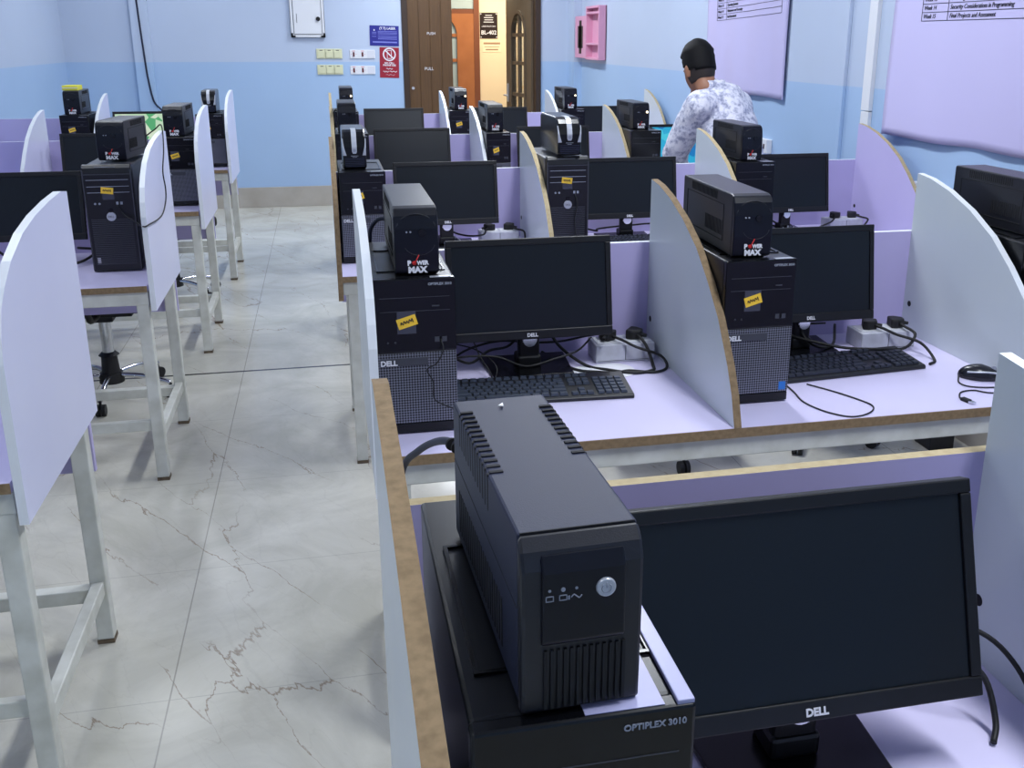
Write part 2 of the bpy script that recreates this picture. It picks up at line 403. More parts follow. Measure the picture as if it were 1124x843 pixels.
# corridor beyond the door
CY = 12.1
struct(box('floor_corridor', floorm, None, -1.0, 4.6, YB, CY + 0.1, -0.1, 0))
struct(box('ceiling_corridor', ceilm, None, -1.0, 4.6, YB + 0.15, CY + 0.1, 2.7, 2.8))
struct(box('wall_corridor_far', cream, None, -1.0, 4.6, CY, CY + 0.1, 0, 2.7))
struct(box('wall_corridor_left', cream, None, -1.1, -1.0, YB + 0.15, CY, 0, 2.7))
struct(box('wall_corridor_right', cream, None, 4.6, 4.7, YB + 0.15, CY, 0, 2.7))
bm = BM(); bx(bm, 0.85, 0.91, CY - 0.06, CY, 0, 2.3); bx(bm, 1.77, 1.835, CY - 0.06, CY, 0, 2.3); bx(bm, 0.85, 1.835, CY - 0.06, CY, 2.24, 2.3); bx(bm, 0.91, 1.77, CY - 0.05, CY, 1.86, 1.91)
struct(obj('trim_2', bm, mat('orange_frame', rgb(118, 66, 38), 0.5)))
d3 = struct(thing('door_3', '', '', (1.77, CY - 0.035, 0))); del d3['label']; del d3['category']
leaf(d3, 0.86, 1.86, orange, glassfrost)
box('transom_pane', glassfrost, d3, -0.86, 0, -0.01, 0.005, 1.915, 2.235)
# corridor sign
sg = thing('room_sign', 'black room sign reading BL-402 on the cream corridor wall', 'sign', (1.955, CY - 0.006, 1.73))
box('sign_plate', mat('dark_plate', rgb(40, 26, 20), 0.3), sg, -0.105, 0.105, 0, 0.006, -0.145, 0.145, 0.002)
bm = BM(); add_text(bm, 'BL-402', 0.064, (0, -0.001, -0.08), bold=0.0012)
add_text(bm, 'LABORATORY', 0.026, (0, -0.001, -0.01))
for k, wd in ((0.035, 0.12), (0.06, 0.10), (0.085, 0.11), (0.11, 0.08)): bx(bm, -wd / 2, wd / 2, -0.001, 0, k, k + 0.008)
for sx_ in (-1, 1):
    for sz_ in (-1, 1): bx(bm, sx_ * 0.092 - 0.006, sx_ * 0.092 + 0.006, -0.002, 0, sz_ * 0.13 - 0.006, sz_ * 0.13 + 0.006)
obj('sign_lettering', bm, letter, sg)
nt_ = thing('wall_notice', 'small pale notice with grey lines below the corridor room sign', 'notice', (1.99, CY - 0.003, 1.50))
box('notice_sheet', mat('pale_notice', rgb(240, 222, 185), 0.6), nt_, -0.11, 0.11, 0, 0.003, -0.07, 0.06)
bm = BM()
for z, w, h in ((0.03, 0.2, 0.022), (-0.01, 0.18, 0.006), (-0.04, 0.15, 0.014)): bx(bm, -w / 2, w / 2, -0.001, 0, z - h / 2, z + h / 2)
obj('notice_lines', bm, mat('grey_lines', rgb(165, 130, 100), 0.6), nt_)

# ------------------------------------------------------------------ lights
def area(name, loc, sx, sy, power, color, rot=(0, 0, 0)):
    l = bpy.data.lights.new(name, 'AREA'); l.shape = 'RECTANGLE'; l.size = sx; l.size_y = sy; l.energy = power; l.color = color
    o = bpy.data.objects.new(name, l); COL.objects.link(o); o.location = loc; o.rotation_euler = rot
    return o
lamp = None
SP = []
for x in (-1.25, 1.15):
    for y in (0.7, 3.7, 6.5, 8.9):
        SP.append((x, y))
for i, (x, y) in enumerate(SP):
    lb = 'ceiling light panel over the ' + ('left' if x < 0 else 'right') + ' side of the room, number %d from the front' % (i % 4 + 1)
    if i == 0:
        lamp = thing('ceiling_light', lb, 'ceiling light', (x, y, ZT), group='ceiling light panels')
        bm = BM(); bx(bm, -0.17, 0.17, -0.62, 0.62, -0.05, 0); obj('housing', bm, whitep, lamp, bevel=0.005)
        box('diffuser', lampm, lamp, -0.15, 0.15, -0.6, 0.6, -0.056, -0.05)
    else:
        dup(lamp, (x, y, ZT), 0, lb, 'ceiling light panels')
    area('room_lamp', (x, y, ZT - 0.07), 0.24, 1.0, (42 if x > 0 else 10), (0.90, 0.945, 1.0))
area('corridor_lamp', (2.2, 11.2, 2.6), 1.5, 0.5, 64, (1.0, 0.87, 0.68))

# ------------------------------------------------------------------ desks
INNER = [(0, 0), (.04, .15), (.09, .27), (.2, .47), (.315, .615), (.444, .75), (.6, .86), (.76, .94), (.9, .985), (1, 1)]
ENDP = [(0, .5), (.02, .60), (.06, .70), (.12, .77), (.22, .85), (.38, .925), (.55, .965), (.75, .99), (.92, 1.0), (1, .985)]
D = 0.643
def divider(parent, x, Yb, top, end=False, edge=whiteedge, face=divm, th=0.018, prof=None):
    prof = prof or (ENDP if end else INNER)
    Yf = Yb - D
    z0 = 0.75 if not end else 0.66
    base = 0.75
    pts = []
    if end: pts = [(Yf - 0.004, 0.66)]
    # densify with smooth interpolation
    pr = []
    for (a, b) in zip(prof[:-1], prof[1:]):
        for k in range(3): pr.append((a[0] + (b[0] - a[0]) * k / 3, a[1] + (b[1] - a[1]) * k / 3))
    pr.append(prof[-1])
    for t, h in prof: pts.append((Yf + t * D, base + h * (top - base) + (0.0005 if h == 0 else 0)))
    pts.append((Yb, z0 if end else 0.7505))
    bm = BM(); prism(bm, pts, 'X', x, x + th, rim=1, side=0)
    dv = obj('divider', bm, None, parent, mats=[face, edge])
    if not end:
        bm = BM(); cyl(bm, (x - .0008, Yb - .03, .838), (x + .0005, Yb - .03, .838), .0085, seg=16); obj('screw_hole', bm, matte, dv)
    return dv
PZ = 1.05
def desk(label, Yb, x0, x1, divs, legs, edge=brown, panel_edge=whiteedge, panelz=PZ, aisle=None):
    Yf = Yb - D
    t = thing('computer_desk', label, 'desk', ((x0 + x1) / 2, (Yf + Yb) / 2, 0), group=None)
    cx, cy = t.location.x, t.location.y
    def B(name, m, a, b, c, d, e, f, bev=0.0): return box(name, m, t, a - cx, b - cx, c - cy, d - cy, e, f, bev)
    B('desktop', laminate, x0, x1, Yf + 0.002, Yb - 0.0005, 0.728, 0.75)
    B('edge_banding', edge, x0, x1, Yf - 0.001, Yf + 0.0018, 0.7275, 0.7495)
    bm = BM(); bx(bm, x0 - cx, x1 - cx, Yb - cy, Yb + 0.018 - cy, 0.49, panelz)
    for f in bm.faces:
        f.material_index = 1 if abs(f.normal.z) > 0.9 or f.calc_center_median().z > panelz - 0.001 else 0
    obj('privacy_panel', bm, None, t, mats=[panelm, panel_edge])
    B('apron', steel, x0, x1, Yf + 0.012, Yf + 0.05, 0.677, 0.727, 0.003)
    B('foot_rail', steel, x0 + 0.02, x1 - 0.02, Yf + 0.03, Yf + 0.055, 0.195, 0.235, 0.003)
    B('foot_rail', steel, x0 + 0.02, x1 - 0.02, Yb - 0.05, Yb - 0.012, 0.13, 0.17, 0.003)
    for lx in legs:
        for (a, b) in ((Yf + 0.014, Yf + 0.056), (Yb - 0.046, Yb - 0.004)):
            bm = BM(); bx(bm, lx - cx, lx + 0.042 - cx, a - cy, b - cy, 0.012, 0.726)
            lg = obj('leg', bm, steel, t, bevel=0.003)
            box('rubber_foot', worn, lg, lx - cx - 0.001, lx + 0.043 - cx, a - cy - 0.001, b - cy + 0.001, 0, 0.012)
        B('side_rail', steel, lx + 0.006, lx + 0.036, Yf + 0.056, Yb - 0.046, 0.15, 0.19, 0.003)
    for d in divs:
        o = divider(t, d[0] - cx, Yb - cy, d[1], end=d[2], edge=d[3], face=d[4], prof=d[5] if len(d) > 5 else None)
    return t
YB0, YB1, YB2, YB3, YB4 = 1.086, 2.57, 4.254, 5.859, 7.547
ROW0E = [(0, .72), (.02, .79), (.07, .84), (.22, .885), (.41, .935), (.63, .97), (.83, .99), (.94, 1), (1, .985)]
X0 = {0: .034, 1: .058, 2: .012, 3: .03, 4: .04}
desk('nearest lavender computer desk on the right, under the big charcoal battery unit', YB0, .058, 2.45,
     [(X0[0], 1.22, True, brown, divm, ROW0E), (.85, 1.19, False, whiteedge, divm), (1.65, 1.2, False, whiteedge, divm)], [.075, 1.2, 2.38], panel_edge=tan)
desk('lavender computer desk on the right, second from the camera, with black keyboards', YB1, .075, 2.45,
     [(X0[1], 1.225, True, whiteedge, divm), (.855, 1.222, False, brown, divm), (1.658, 1.218, False, whiteedge, divm)], [.09, 2.38])
desk('lavender computer desk on the right, third from the camera, in front of the standing man', YB2, .03, 2.46,
     [(X0[2], 1.20, True, brown, divm), (.815, 1.205, False, tan, divm), (1.618, 1.205, False, tan, divm), (2.41, 1.215, False, tan, panelm)], [.045, 1.2, 2.38])
desk('lavender computer desk on the right, fourth from the camera, with the cyan lit screen', YB3, .048, 2.45,
     [(X0[3], 1.22, True, tan, divm), (.825, 1.21, False, whiteedge, divm), (1.628, 1.21, False, tan, divm)], [.065, 1.2, 2.38])
desk('farthest lavender computer desk on the right, nearest the wooden door', YB4, .058, 2.45,
     [(X0[4], 1.21, True, tan, divm), (.839, 1.215, False, whiteedge, divm), (1.642, 1.215, False, whiteedge, divm), (2.428, 1.215, False, tan, divm)], [.075, 1.2, 2.38])
for (yb, lb) in ((YB1 + .03, 'nearest white computer desk on the left, cut off by the picture edge'), (YB2, 'lavender computer desk on the left, carrying the tower with the round silver button'),
                 (YB3, 'lavender computer desk on the left, third from the camera'), (YB4, 'farthest lavender computer desk on the left, with the green lit screen')):
    desk(lb, yb, -2.22, -.645, [(-.638, 1.235, True, whiteedge, divlm), (-1.47, 1.215, False, whiteedge, divlm)], [-.69, -2.2])

# ------------------------------------------------------------------ computer tower, mesh front (type A)
def sticker(parent, x, z, y, rot=0, s=1.0):
    bm = BM(); bx(bm, -0.021 * s, 0.021 * s, -0.0006, 0, -0.0115 * s, 0.0115 * s)
    bmesh.ops.transform(bm, matrix=Matrix.Translation((x, y, z)) @ Matrix.Rotation(-rot, 4, 'Y'), verts=bm.verts[:])
    st = obj('yellow_sticker', bm, yellow, parent)
    bm = BM()
    pts = [(-.014, -.002), (-.012, .003), (-.009, -.003), (-.006, .004), (-.003, -.002), (0, .003), (.003, -.003), (.006, .004), (.009, -.001), (.012, .005), (.013, -.004)]
    sweep(bm, [(p[0] * s, -0.0012, p[1] * s) for p in pts], 0.0009 * s, seg=5)
    bmesh.ops.transform(bm, matrix=Matrix.Translation((x, y, z)) @ Matrix.Rotation(-rot, 4, 'Y'), verts=bm.verts[:])
    obj('handwriting', bm, ink, st)
def tower_a(label, loc, rz=0, blue=False):
    w, h, d = .172, .35, .42; a = w / 2
    t = thing('computer_tower', label, 'computer', loc, rz, 'mesh-fronted black computer towers')
    bm = BM(); bx(bm, -a, a, 0.018, d, 0.008, h); obj('case', bm, casem, t, bevel=0.004)
    bm = BM(); bx(bm, -a - .001, a + .001, 0, 0.0178, h * 0.54, h + .001); obj('upper_bezel', bm, gloss, t, bevel=0.003)
    bm = BM(); bx(bm, -a, a, 0.001, 0.0178, 0.026, h * 0.54 - .001); obj('grille', bm, grillem, t, bevel=0.002)
    bm = BM(); bx(bm, -a, a, 0.001, 0.0178, 0.004, 0.0255); obj('base_strip', bm, gloss, t, bevel=0.002)
    bm = BM()
    for sx in (-1, 1):
        for y in (.03, d - .05): bx(bm, sx * .07 - .012, sx * .07 + .012, y, y + .02, 0, .008)
    obj('feet', bm, rubber, t)
    bm = BM(); bx(bm, -a + .008, a - .062, -.0015, .001, h * .455, h * .505); obj('badge_bar', bm, casegrey, t, bevel=0.001)
    text('brand_lettering', 'DELL', .016, letter, t, (-a + .026, -.002, h * .476), bold=.0006)
    bm = BM()
    bx(bm, -a + .012, a - .012, -.0006, 0, h * .885, h * .888); bx(bm, -a + .012, a - .012, -.0006, 0, h * .80, h * .803); bx(bm, a - .05, a - .034, -.001, 0, h * .825, h * .833)
    obj('drive_bay_lines', bm, casegrey, t)
    bm = BM(); bx(bm, a - .046, a - .036, -.0012, 0, h * .60, h * .632); bx(bm, a - .030, a - .020, -.0012, 0, h * .60, h * .632)
    cyl(bm, (-a + .026, 0, h * .607), (-a + .026, -.001, h * .607), .0022, seg=8); cyl(bm, (-a + .042, 0, h * .607), (-a + .042, -.001, h * .607), .0022, seg=8)
    obj('front_ports', bm, casegrey, t)
    bm = BM(); add_text(bm, 'OPTIPLEX 3010', .0075, (a - .032, -.0007, h * .965), bold=.0002); obj('model_lettering', bm, lettergrey, t)
    bm = BM(); bx(bm, a - .052, a - .008, .004, .016, h + .001, h + .0018); obj('top_label', bm, silver, t)
    bm = BM()
    for (x0, x1, y0, y1) in ((-a + .012, a - .012, .075, .079), (-a + .012, a - .012, .30, .304), (-a + .012, -a + .016, .075, .304), (a - .016, a - .012, .075, .304)):
        bx(bm, x0, x1, y0, y1, h, h + .0025)
    obj('top_ridge', bm, gloss, t)
    bm = BM(); bx(bm, -a + .047, -a + .087, -.0005, 0, h * .66, h * .80); obj('clear_tape', bm, tape, t)
    sticker(t, -a + .068, h * .735, -.0006, .28)
    if blue:
        bm = BM(); bx(bm, a - .024, a - .007, -.0008, .001, .032, .052); s = obj('blue_badge', bm, mat('blue_badge', rgb(30, 110, 190), .3), t)
    return t
def tower_b(label, loc, rz=0):
    w, h, d = .168, .395, .42; a = w / 2
    t = thing('computer_tower', label, 'computer', loc, rz, 'older towers with a round silver button')
    bm = BM(); bx(bm, -a, a, 0.03, d, 0.008, h - .006); obj('case', bm, casegrey, t, bevel=0.006)
    pts = [(0.0, .004), (0.03, .004), (.03, h), (.012, h), (.003, h - .012), (0, h - .03)]
    bm = BM(); prism(bm, pts, 'X', -a, a); obj('front_bezel', bm, casem, t, bevel=0.003)
    bm = BM()
    for sx in (-1, 1): bx(bm, sx * (a - .002) - .002, sx * (a - .002) + .002, -.001, .03, .01, h - .02)
    bx(bm, -a + .004, a - .004, -.001, .002, h - .036, h - .033)
    obj('silver_trim', bm, casegrey, t)
    bm = BM()
    for sx in (-1, 1):
        for y in (.05, d - .05): bx(bm, sx * .065 - .012, sx * .065 + .012, y, y + .02, 0, .008)
    obj('feet', bm, rubber, t)
    bm = BM()
    for z in (.80, .86, .745): bx(bm, -a + .012, a - .012, -.0012, 0, h * z, h * z + .0018)
    obj('drive_bay_lines', bm, lettergrey, t)
    bm = BM()
    for k in range(26): bx(bm, -a + .014, a - .014, -.002, .0005, .03 + k * .0066, .03 + k * .0066 + .0026)
    obj('ribbed_grille', bm, casegrey, t)
    bm = BM(); cyl(bm, (0, .001, h * .525), (0, -.006, h * .525), .0165, .0155, 28); b = obj('power_button', bm, silver, t)
    text('brand_lettering', 'DELL', .0095, casegrey, b, (0, -.0068, h * .525))
    bm = BM(); cyl(bm, (0, .001, h * .585), (0, -.003, h * .585), .008, seg=16); obj('indicator_ring', bm, gloss, t)
    bm = BM(); bx(bm, .022, .03, -.002, 0, h * .635, h * .66); bx(bm, .036, .044, -.002, 0, h * .635, h * .66)
    cyl(bm, (-.05, 0, h * .645), (-.05, -.002, h * .645), .004, seg=12); cyl(bm, (-.035, 0, h * .645), (-.035, -.002, h * .645), .004, seg=12)
    obj('front_ports', bm, lettergrey, t)
    bm = BM(); bx(bm, -a + .018, -a + .029, -.001, 0, .035, .055); obj('small_badge', bm, letter, t)
    bm = BM(); bx(bm, -.04, .03, .003, .006, h - .0095, h - .0085); add_text(bm, 'OPTIPLEX', .007, (.0, .012, h + .0003), rot=(0, 0, 0)); obj('model_lettering', bm, lettergrey, t)
    bm = BM(); bx(bm, -.022, .018, -.0016, -.0011, h * .68, h * .80); obj('clear_tape', bm, tape, t)
    sticker(t, -.004, h * .765, -.0016, -.12)
    return t
HA, HB = .351, .395
TZ = .7502
ta = tower_a('black mesh-fronted computer tower under the front left battery unit with a power cord beside it', (.1635, 2.045, TZ))
ta_blue = tower_a('black mesh-fronted computer tower with a small blue badge, right of the big curved divider', (.961, 2.065, TZ), blue=True)
GA = 'mesh-fronted black computer towers'; GB = 'older towers with a round silver button'
A_LIST = [
 
 ((1.775, 2.10, TZ), 0, 'glossy black tower at the right picture edge, behind the white curved divider'),
 ((.127, 3.83, TZ), 0, 'black computer tower under the silver-nosed battery unit beside the aisle'),
 ((1.727, 3.84, TZ), 0, 'black computer tower just in front of the standing man'),
 ((.138, 5.42, TZ), 0, 'black tower beside the aisle, fourth desk from the camera on the right'),
 ((1.735, 5.33, TZ), 0, 'black tower beside the cyan lit screen'),
 ((.147, 7.10, TZ), 0, 'black tower at the aisle end of the farthest right desk'),
 ((.946, 7.10, TZ), 0, 'black tower with a pale yellow sticker in the middle of the farthest right desk'),
 ((1.750, 7.08, TZ), 0, 'black tower on the farthest right desk, nearest the right wall'),
 ((-.735, 5.40, TZ), 0, 'black tower with a yellow sticker beside the aisle on the third left desk'),
 ((-.745, 7.05, TZ), 0, 'black tower at the aisle end of the farthest left desk'),
 ((-1.585, 7.08, TZ), 0, 'black tower at the left picture edge, under the battery unit with a yellow box'),
]
for loc, rz, lb in A_LIST: dup(ta, loc, rz, lb, GA)
dup(ta, (.912, 5.36, TZ), 0, 'black tower with a yellow sticker in the middle of the fourth right desk', GA, (.76, 1, 1))
t01 = dup(ta, (.163, .60, TZ), 0, 'black computer tower nearest the camera, under the charcoal battery unit with side vents', GA, (1, .93, 1))
for c in list(bpy.data.objects):
    if c.parent == t01 and c.name.startswith('top_label'): bpy.data.objects.remove(c)
box('painted_reflection_strip', mat('pale_lilac_reflection', rgb(168, 168, 205), .35), t01, .072, .086, .002, .41, HA - .001, HA + .0035, .001)  # pale strip paints the glossy top's bright reflection along its right edge
box('painted_reflection_patch', MATS['pale_lilac_reflection'], t01, .0, .0625, .004, .085, HA - .001, HA + .0006)  # pale patch, the same reflection painted on the case top
tb = tower_b('black tower with a round silver button on the second left desk', (-.782, 3.865, TZ))
dup(tb, (.920, 3.80, TZ), 0, 'black tower with a round silver button, middle of the third right desk', GB)

# ------------------------------------------------------------------ battery units
def ups_a(label, loc, rz=0):
    w, h, d = .092, .145, .37; a = w / 2
    t = thing('battery_backup', label, 'battery backup', loc, rz, 'black battery units with white lettering')
    pts = [(.014, .004), (d, .004), (d, h - .004), (d - .004, h), (.03, h), (.014, h - .004)]
    bm = BM(); prism(bm, pts, 'X', -a, a); obj('body', bm, satin, t, bevel=0.004)
    # front bezel: bulged with an arched top
    prof = [(.0135, .0), (.0, .006), (-.004, .05), (-.002, .10), (.004, h - .018), (.0135, h - .004)]
    bm = BM(); prism(bm, prof, 'X', -a - .001, a + .001); obj('front_bezel', bm, upsfront, t, bevel=0.003)
    bm = BM()
    arc = [(a * .92 * math.cos(th), h - .048 + .034 * math.sin(th)) for th in [PI * k / 16 for k in range(17)]]
    sweep(bm, [(x, .0035 if z > h - .03 else .0, z) for x, z in arc], .0012, seg=5, smooth=False)
    arc2 = [(.006 + .034 * math.cos(th), .052 + .03 * math.sin(th)) for th in [-PI * .1 - PI * .75 * k / 12 for k in range(13)]]
    sweep(bm, [(x, -.0038, z + .022) for x, z in arc2], .0007, seg=5, smooth=False)
    obj('bezel_line', bm, satin, t)
    bm = BM(); cyl(bm, (.012, .0, .092), (.012, -.006, .092), .008, seg=20); b = obj('power_button', bm, gloss, t)
    bm = BM(); cyl(bm, (-.012, .0, .094), (-.012, -.0045, .094), .002, seg=8); cyl(bm, (-.02, .0, .094), (-.02, -.0045, .094), .002, seg=8); obj('indicator_light', bm, lettergrey, t)
    bm = BM(); add_text(bm, 'P', .014, (-.017, -.0046, .0275), bold=.0009); add_text(bm, 'WER', .012, (.0115, -.0046, .0275), bold=.0007, sx=.92)
    add_text(bm, 'MAX', .0175, (0, -.0046, .0125), bold=.0011, sx=1.03)
    obj('brand_lettering', bm, letter, t)
    bm = BM(); sweep(bm, [(-.0105, -.0046, .030), (-.006, -.0046, .0245), (.004, -.0046, .045)], .0013, seg=5, smooth=False); 
    cyl(bm, (-.006, -.003, .0275), (-.006, -.0044, .0275), .0045, seg=14); obj('red_tick', bm, redp, t)
    # side recesses and vents
    for s in (-1, 1):
        bm = BM(); x = s * a
        lo, hi = (x - .0012, x + .0004) if s > 0 else (x - .0004, x + .0012)
        for (y0, y1, z0, z1) in ((.07, .335, .028, .0295), (.07, .335, .113, .1145), (.07, .0715, .028, .1145), (.3335, .335, .028, .1145)):
            bx(bm, min(x, x + s * .001), max(x, x + s * .001), y0, y1, z0, z1)
        for k in range(14): bx(bm, min(x, x + s * .0008), max(x, x + s * .0008), .08 + k * .0085, .083 + k * .0085, .04, .075)
        for k in range(22): bx(bm, min(x, x + s * .0008), max(x, x + s * .0008), .12 + k * .0085, .123 + k * .0085, .120, .139)
        obj('side_vents', bm, matte, t)
    bm = BM()
    for sx in (-1, 1):
        for y in (.03, d - .05): bx(bm, sx * .035 - .007, sx * .035 + .007, y, y + .015, 0, .004)
    obj('feet', bm, rubber, t)
    return t
def ups_silver(label, loc, rz=0):
    w, h, d = .088, .148, .30; a = w / 2
    t = thing('battery_backup', label, 'battery backup', loc, rz, 'silver-nosed battery units')
    fp = [(.008, .003), (-.002, .01), (-.002, .085), (.002, .105), (.012, .125), (.028, .14), (.05, h), (d - .02, h), (d, h - .01), (d, .003)]
    bm = BM(); prism(bm, fp, 'X', -a, a); obj('body', bm, gloss, t, bevel=0.006)
    def curve_strip(x0a, x1a, pts, m, name, off=.0015):
        bm = BM(); n = len(pts)
        A = []; 
        for i, (y, z, xa, xb) in enumerate(pts):
            A.append([bm.verts.new((xa, y - off, z)), bm.verts.new((xb, y - off, z)), bm.verts.new((xb, y + .004, z - .002)), bm.verts.new((xa, y + .004, z - .002))])
        for P, Q in zip(A[:-1], A[1:]):
            for k in range(4): bm.faces.new((P[k], P[(k + 1) % 4], Q[(k + 1) % 4], Q[k]))
        bm.faces.new(A[0]); bm.faces.new(A[-1][::-1])
        return obj(name, bm, m, t)
    curve_strip(0, 0, [(-.002, .062, -.006, .006), (-.002, .068, -.009, .009), (-.003, .085, -.0095, .0095), (.001, .105, -.0095, .0095), (.011, .1265, -.0095, .0095), (.027, .1425, -.0095, .0095), (.05, h + .001, -.0095, .0095), (.10, h + .001, -.0095, .0095)], silver, 'silver_stripe', off=.002)
    for s in (-1, 1):
        curve_strip(0, 0, [(-.002, .055, s * .030, s * .043), (-.002, .07, s * .034, s * .0435), (-.002, .085, s * .038, s * .044), (.002, .105, s * .041, s * .0445), (.008, .118, s * .042, s * .0445)], silver, 'silver_flare', off=.002)
    bm = BM(); cyl(bm, (0, .0, .074), (0, -.0055, .074), .006, seg=16); obj('power_button', bm, lettergrey, t)
    bm = BM()
    for k in range(6): bx(bm, -a + .008, a - .008, -.0032, -.0015, .012 + k * .006, .0145 + k * .006)
    obj('front_ribs', bm, satin2, t)
    bm = BM(); bx(bm, -.014, .014, -.003, -.0018, .052, .0535); bx(bm, -.008, .008, -.003, -.0018, .047, .0485); obj('small_print', bm, lettergrey, t)
    return t
UA = 'black battery units with white lettering'
ua = ups_a('black battery unit with white lettering on the front left mesh tower, grey cord behind', (.174, 2.075, TZ + HA))
AU = [
 ((.945, 2.095, TZ + HA), -.03, 'black battery unit with white lettering on the tower with the blue badge', None),
 ((1.782, 2.14, TZ + HA), 0, 'black battery unit cut by the right picture edge, side vents showing', None),
 ((1.72, 3.875, TZ + HA), 0, 'black battery unit directly in front of the standing man\'s back', (.95, .9, 1)),
 ((.118, 5.42, TZ + HA), 0, 'tall dark battery unit beside the aisle, behind the silver-nosed one', (1, .9, 1.1)),
 ((.905, 5.42, TZ + HA), 0, 'black battery unit in the middle of the fourth right desk, before the cream corridor wall', (.92, .9, 1)),
 ((1.724, 5.40, TZ + HA), 0, 'black battery unit with a white light at the standing man\'s left elbow', (1, .9, 1)),
 ((.157, 7.11, TZ + HA), 0, 'small dark battery unit at the aisle end of the farthest right desk', (.95, .9, 1.1)),
 ((.948, 7.14, TZ + HA), 0, 'black battery unit on the farthest right desk in front of the orange door', (.95, .9, 1)),
 ((1.735, 7.10, TZ + HA), 0, 'black battery unit on the farthest right desk, nearest the right wall', (1, .9, 1)),
 ((-.776, 3.98, TZ + HB), -.12, 'black battery unit on the left tower with the round silver button', (1.08, .78, 1)),
 ((-.748, 5.42, TZ + HA), -.05, 'black battery unit on the third left desk, beside the green lit screen', (1.05, .85, 1.05)),
 ((-1.59, 7.1, TZ + HA), 0, 'black battery unit at the left picture edge with a yellow box on top', (1.05, .85, 1.05)),
]
for loc, rz, lb, sc in AU: dup(ua, loc, rz, lb, UA, sc)
glow = mat('lit_indicator', rgb(255, 240, 200), .4, emit=rgb(255, 236, 190), estr=2.5)
for o in list(bpy.data.objects):
    lb_ = o.get('label', '')
    if o.name.startswith('battery_backup') and any(k in lb_ for k in ('white light at', 'aisle end of the farthest right', 'in front of the orange door', 'nearest the right wall')):
        bm = BM(); cyl(bm, (.033, .002, .095), (.033, -.005, .095), .0065, seg=14); obj('indicator_lamp', bm, glow, o)
bare = [o for o in bpy.data.objects if o.name.startswith('computer_tower') and o.get('label', '') in ('black tower beside the cyan lit screen', 'black computer tower just in front of the standing man')]
gone = [c.name for o in bare for c in o.children_recursive if c.name.split('.')[0] in ('yellow_sticker', 'handwriting', 'clear_tape')]
for nm in gone: bpy.data.objects.remove(bpy.data.objects[nm])
us = ups_silver('silver-nosed battery unit beside the aisle on the third right desk', (.105, 3.90, TZ + HA))
dup(us, (.925, 3.80, TZ + HB), -.02 * 0 + .0, 'silver-nosed battery unit in the middle of the third right desk, above the silver button', 'silver-nosed battery units', (1.05, 1.1, 1.0))
dup(us, (-.745, 7.1, TZ + HA), 0, 'silver-nosed battery unit on the farthest left desk', 'silver-nosed battery units', (1.02, .9, 1.0))

# the big charcoal unit nearest the camera
w, h, d = .091, .145, .30; a = w / 2
u = thing('battery_backup', 'large charcoal battery unit nearest the camera with vent slots and a round silver button', 'battery backup', (.162, .612, TZ + HA), .035)
pts = [(.014, .003), (d, .003), (d, h - .002), (.014, h)]
bm = BM(); prism(bm, pts, 'X', -a, a); body = obj('body', bm, satin2, u, bevel=0.0025, seg=2)
prof = [(.0135, .0), (.001, .002), (-.001, .085), (-.001, .122), (.004, .135), (.0135, h + .0005)]
bm = BM(); prism(bm, prof, 'X', -a - .0008, a + .0008); obj('front_bezel', bm, satin, u, bevel=0.003)
bm = BM(); prism(bm, [(-.001, .06), (-.004, .064), (-.004, .120), (.002, .1335), (.006, .12), (.003, .06)], 'X', -a + .014, a - .014); cp = obj('control_panel', bm, upsfront, u, bevel=0.0015)
bm = BM(); cyl(bm, (.016, -.002, .105), (.016, -.0065, .105), .0078, .0072, 28); pb = obj('power_button', bm, silver, u, bevel=.0008)
bm = BM()
arc = [(.016 + .0036 * math.sin(t), -.0067, .105 + .0036 * math.cos(t)) for t in [.6 + (2 * PI - 1.2) * k / 16 for k in range(17)]]
sweep(bm, arc, .0004, seg=5, smooth=False); sweep(bm, [(.016, -.0067, .105), (.016, -.0067, .1095)], .0004, seg=5, smooth=False); obj('power_symbol', bm, lettergrey, pb)
bm = BM()
for k, x in enumerate((-.026, -.016, -.006)):
    cyl(bm, (x, -.003, .107), (x, -.0045, .107), .0011 if k != 1 else .0017, seg=10)
    if k < 2:
        for (x0, x1, z0, z1) in ((-.003, .003, .0983, .0989), (-.003, .003, .1022, .1028), (-.003, -.0024, .0983, .1028), (.0024, .003, .0983, .1028)): bx(bm, x + x0, x + x1, -.0046, -.0038, z0, z1)
        if k: bx(bm, x + .0036, x + .005, -.0046, -.0038, .0985, .1015)
    else: sweep(bm, [(x - .004, -.0043, .100), (x - .002, -.0043, .102), (x, -.0043, .1005), (x + .002, -.0043, .099), (x + .004, -.0043, .101)], .0005, seg=5)
obj('status_symbols', bm, lettergrey, u)
bm = BM()
for k in range(13): bx(bm, -a + .016 + k * .005, -a + .0185 + k * .005, -.0022, .0, .006, .056)
obj('front_ribs', bm, matte, u)
for s in (-1, 1):
    bm = BM()
    n = 13 if s < 0 else 11
    for k in range(n):
        y = .262 - k * .0115
        # slot: across the top edge and a little down the side
        x_in = s * (a - .013); x_out = s * (a - .0016)
        bx(bm, min(x_in, x_out), max(x_in, x_out), y - .002, y + .002, h - .004, h + .0002)
        bx(bm, min(s * (a - .004), s * (a + .0002)), max(s * (a - .004), s * (a + .0002)), y - .002, y + .002, h - .034, h - .0016)
    obj('vent_slots', bm, matte, u)
for s in (-1, 1):
    bm = BM()
    for k in range(22): bx(bm, min(s * (a - .002), s * (a + .0005)), max(s * (a - .002), s * (a + .0005)), .07 + k * .0095, .074 + k * .0095, .016, .06)
    bx(bm, min(s * (a - .002), s * (a + .0003)), max(s * (a - .002), s * (a + .0003)), .016, d - .004, .0835, .0845)
    obj('side_vents', bm, matte, u)
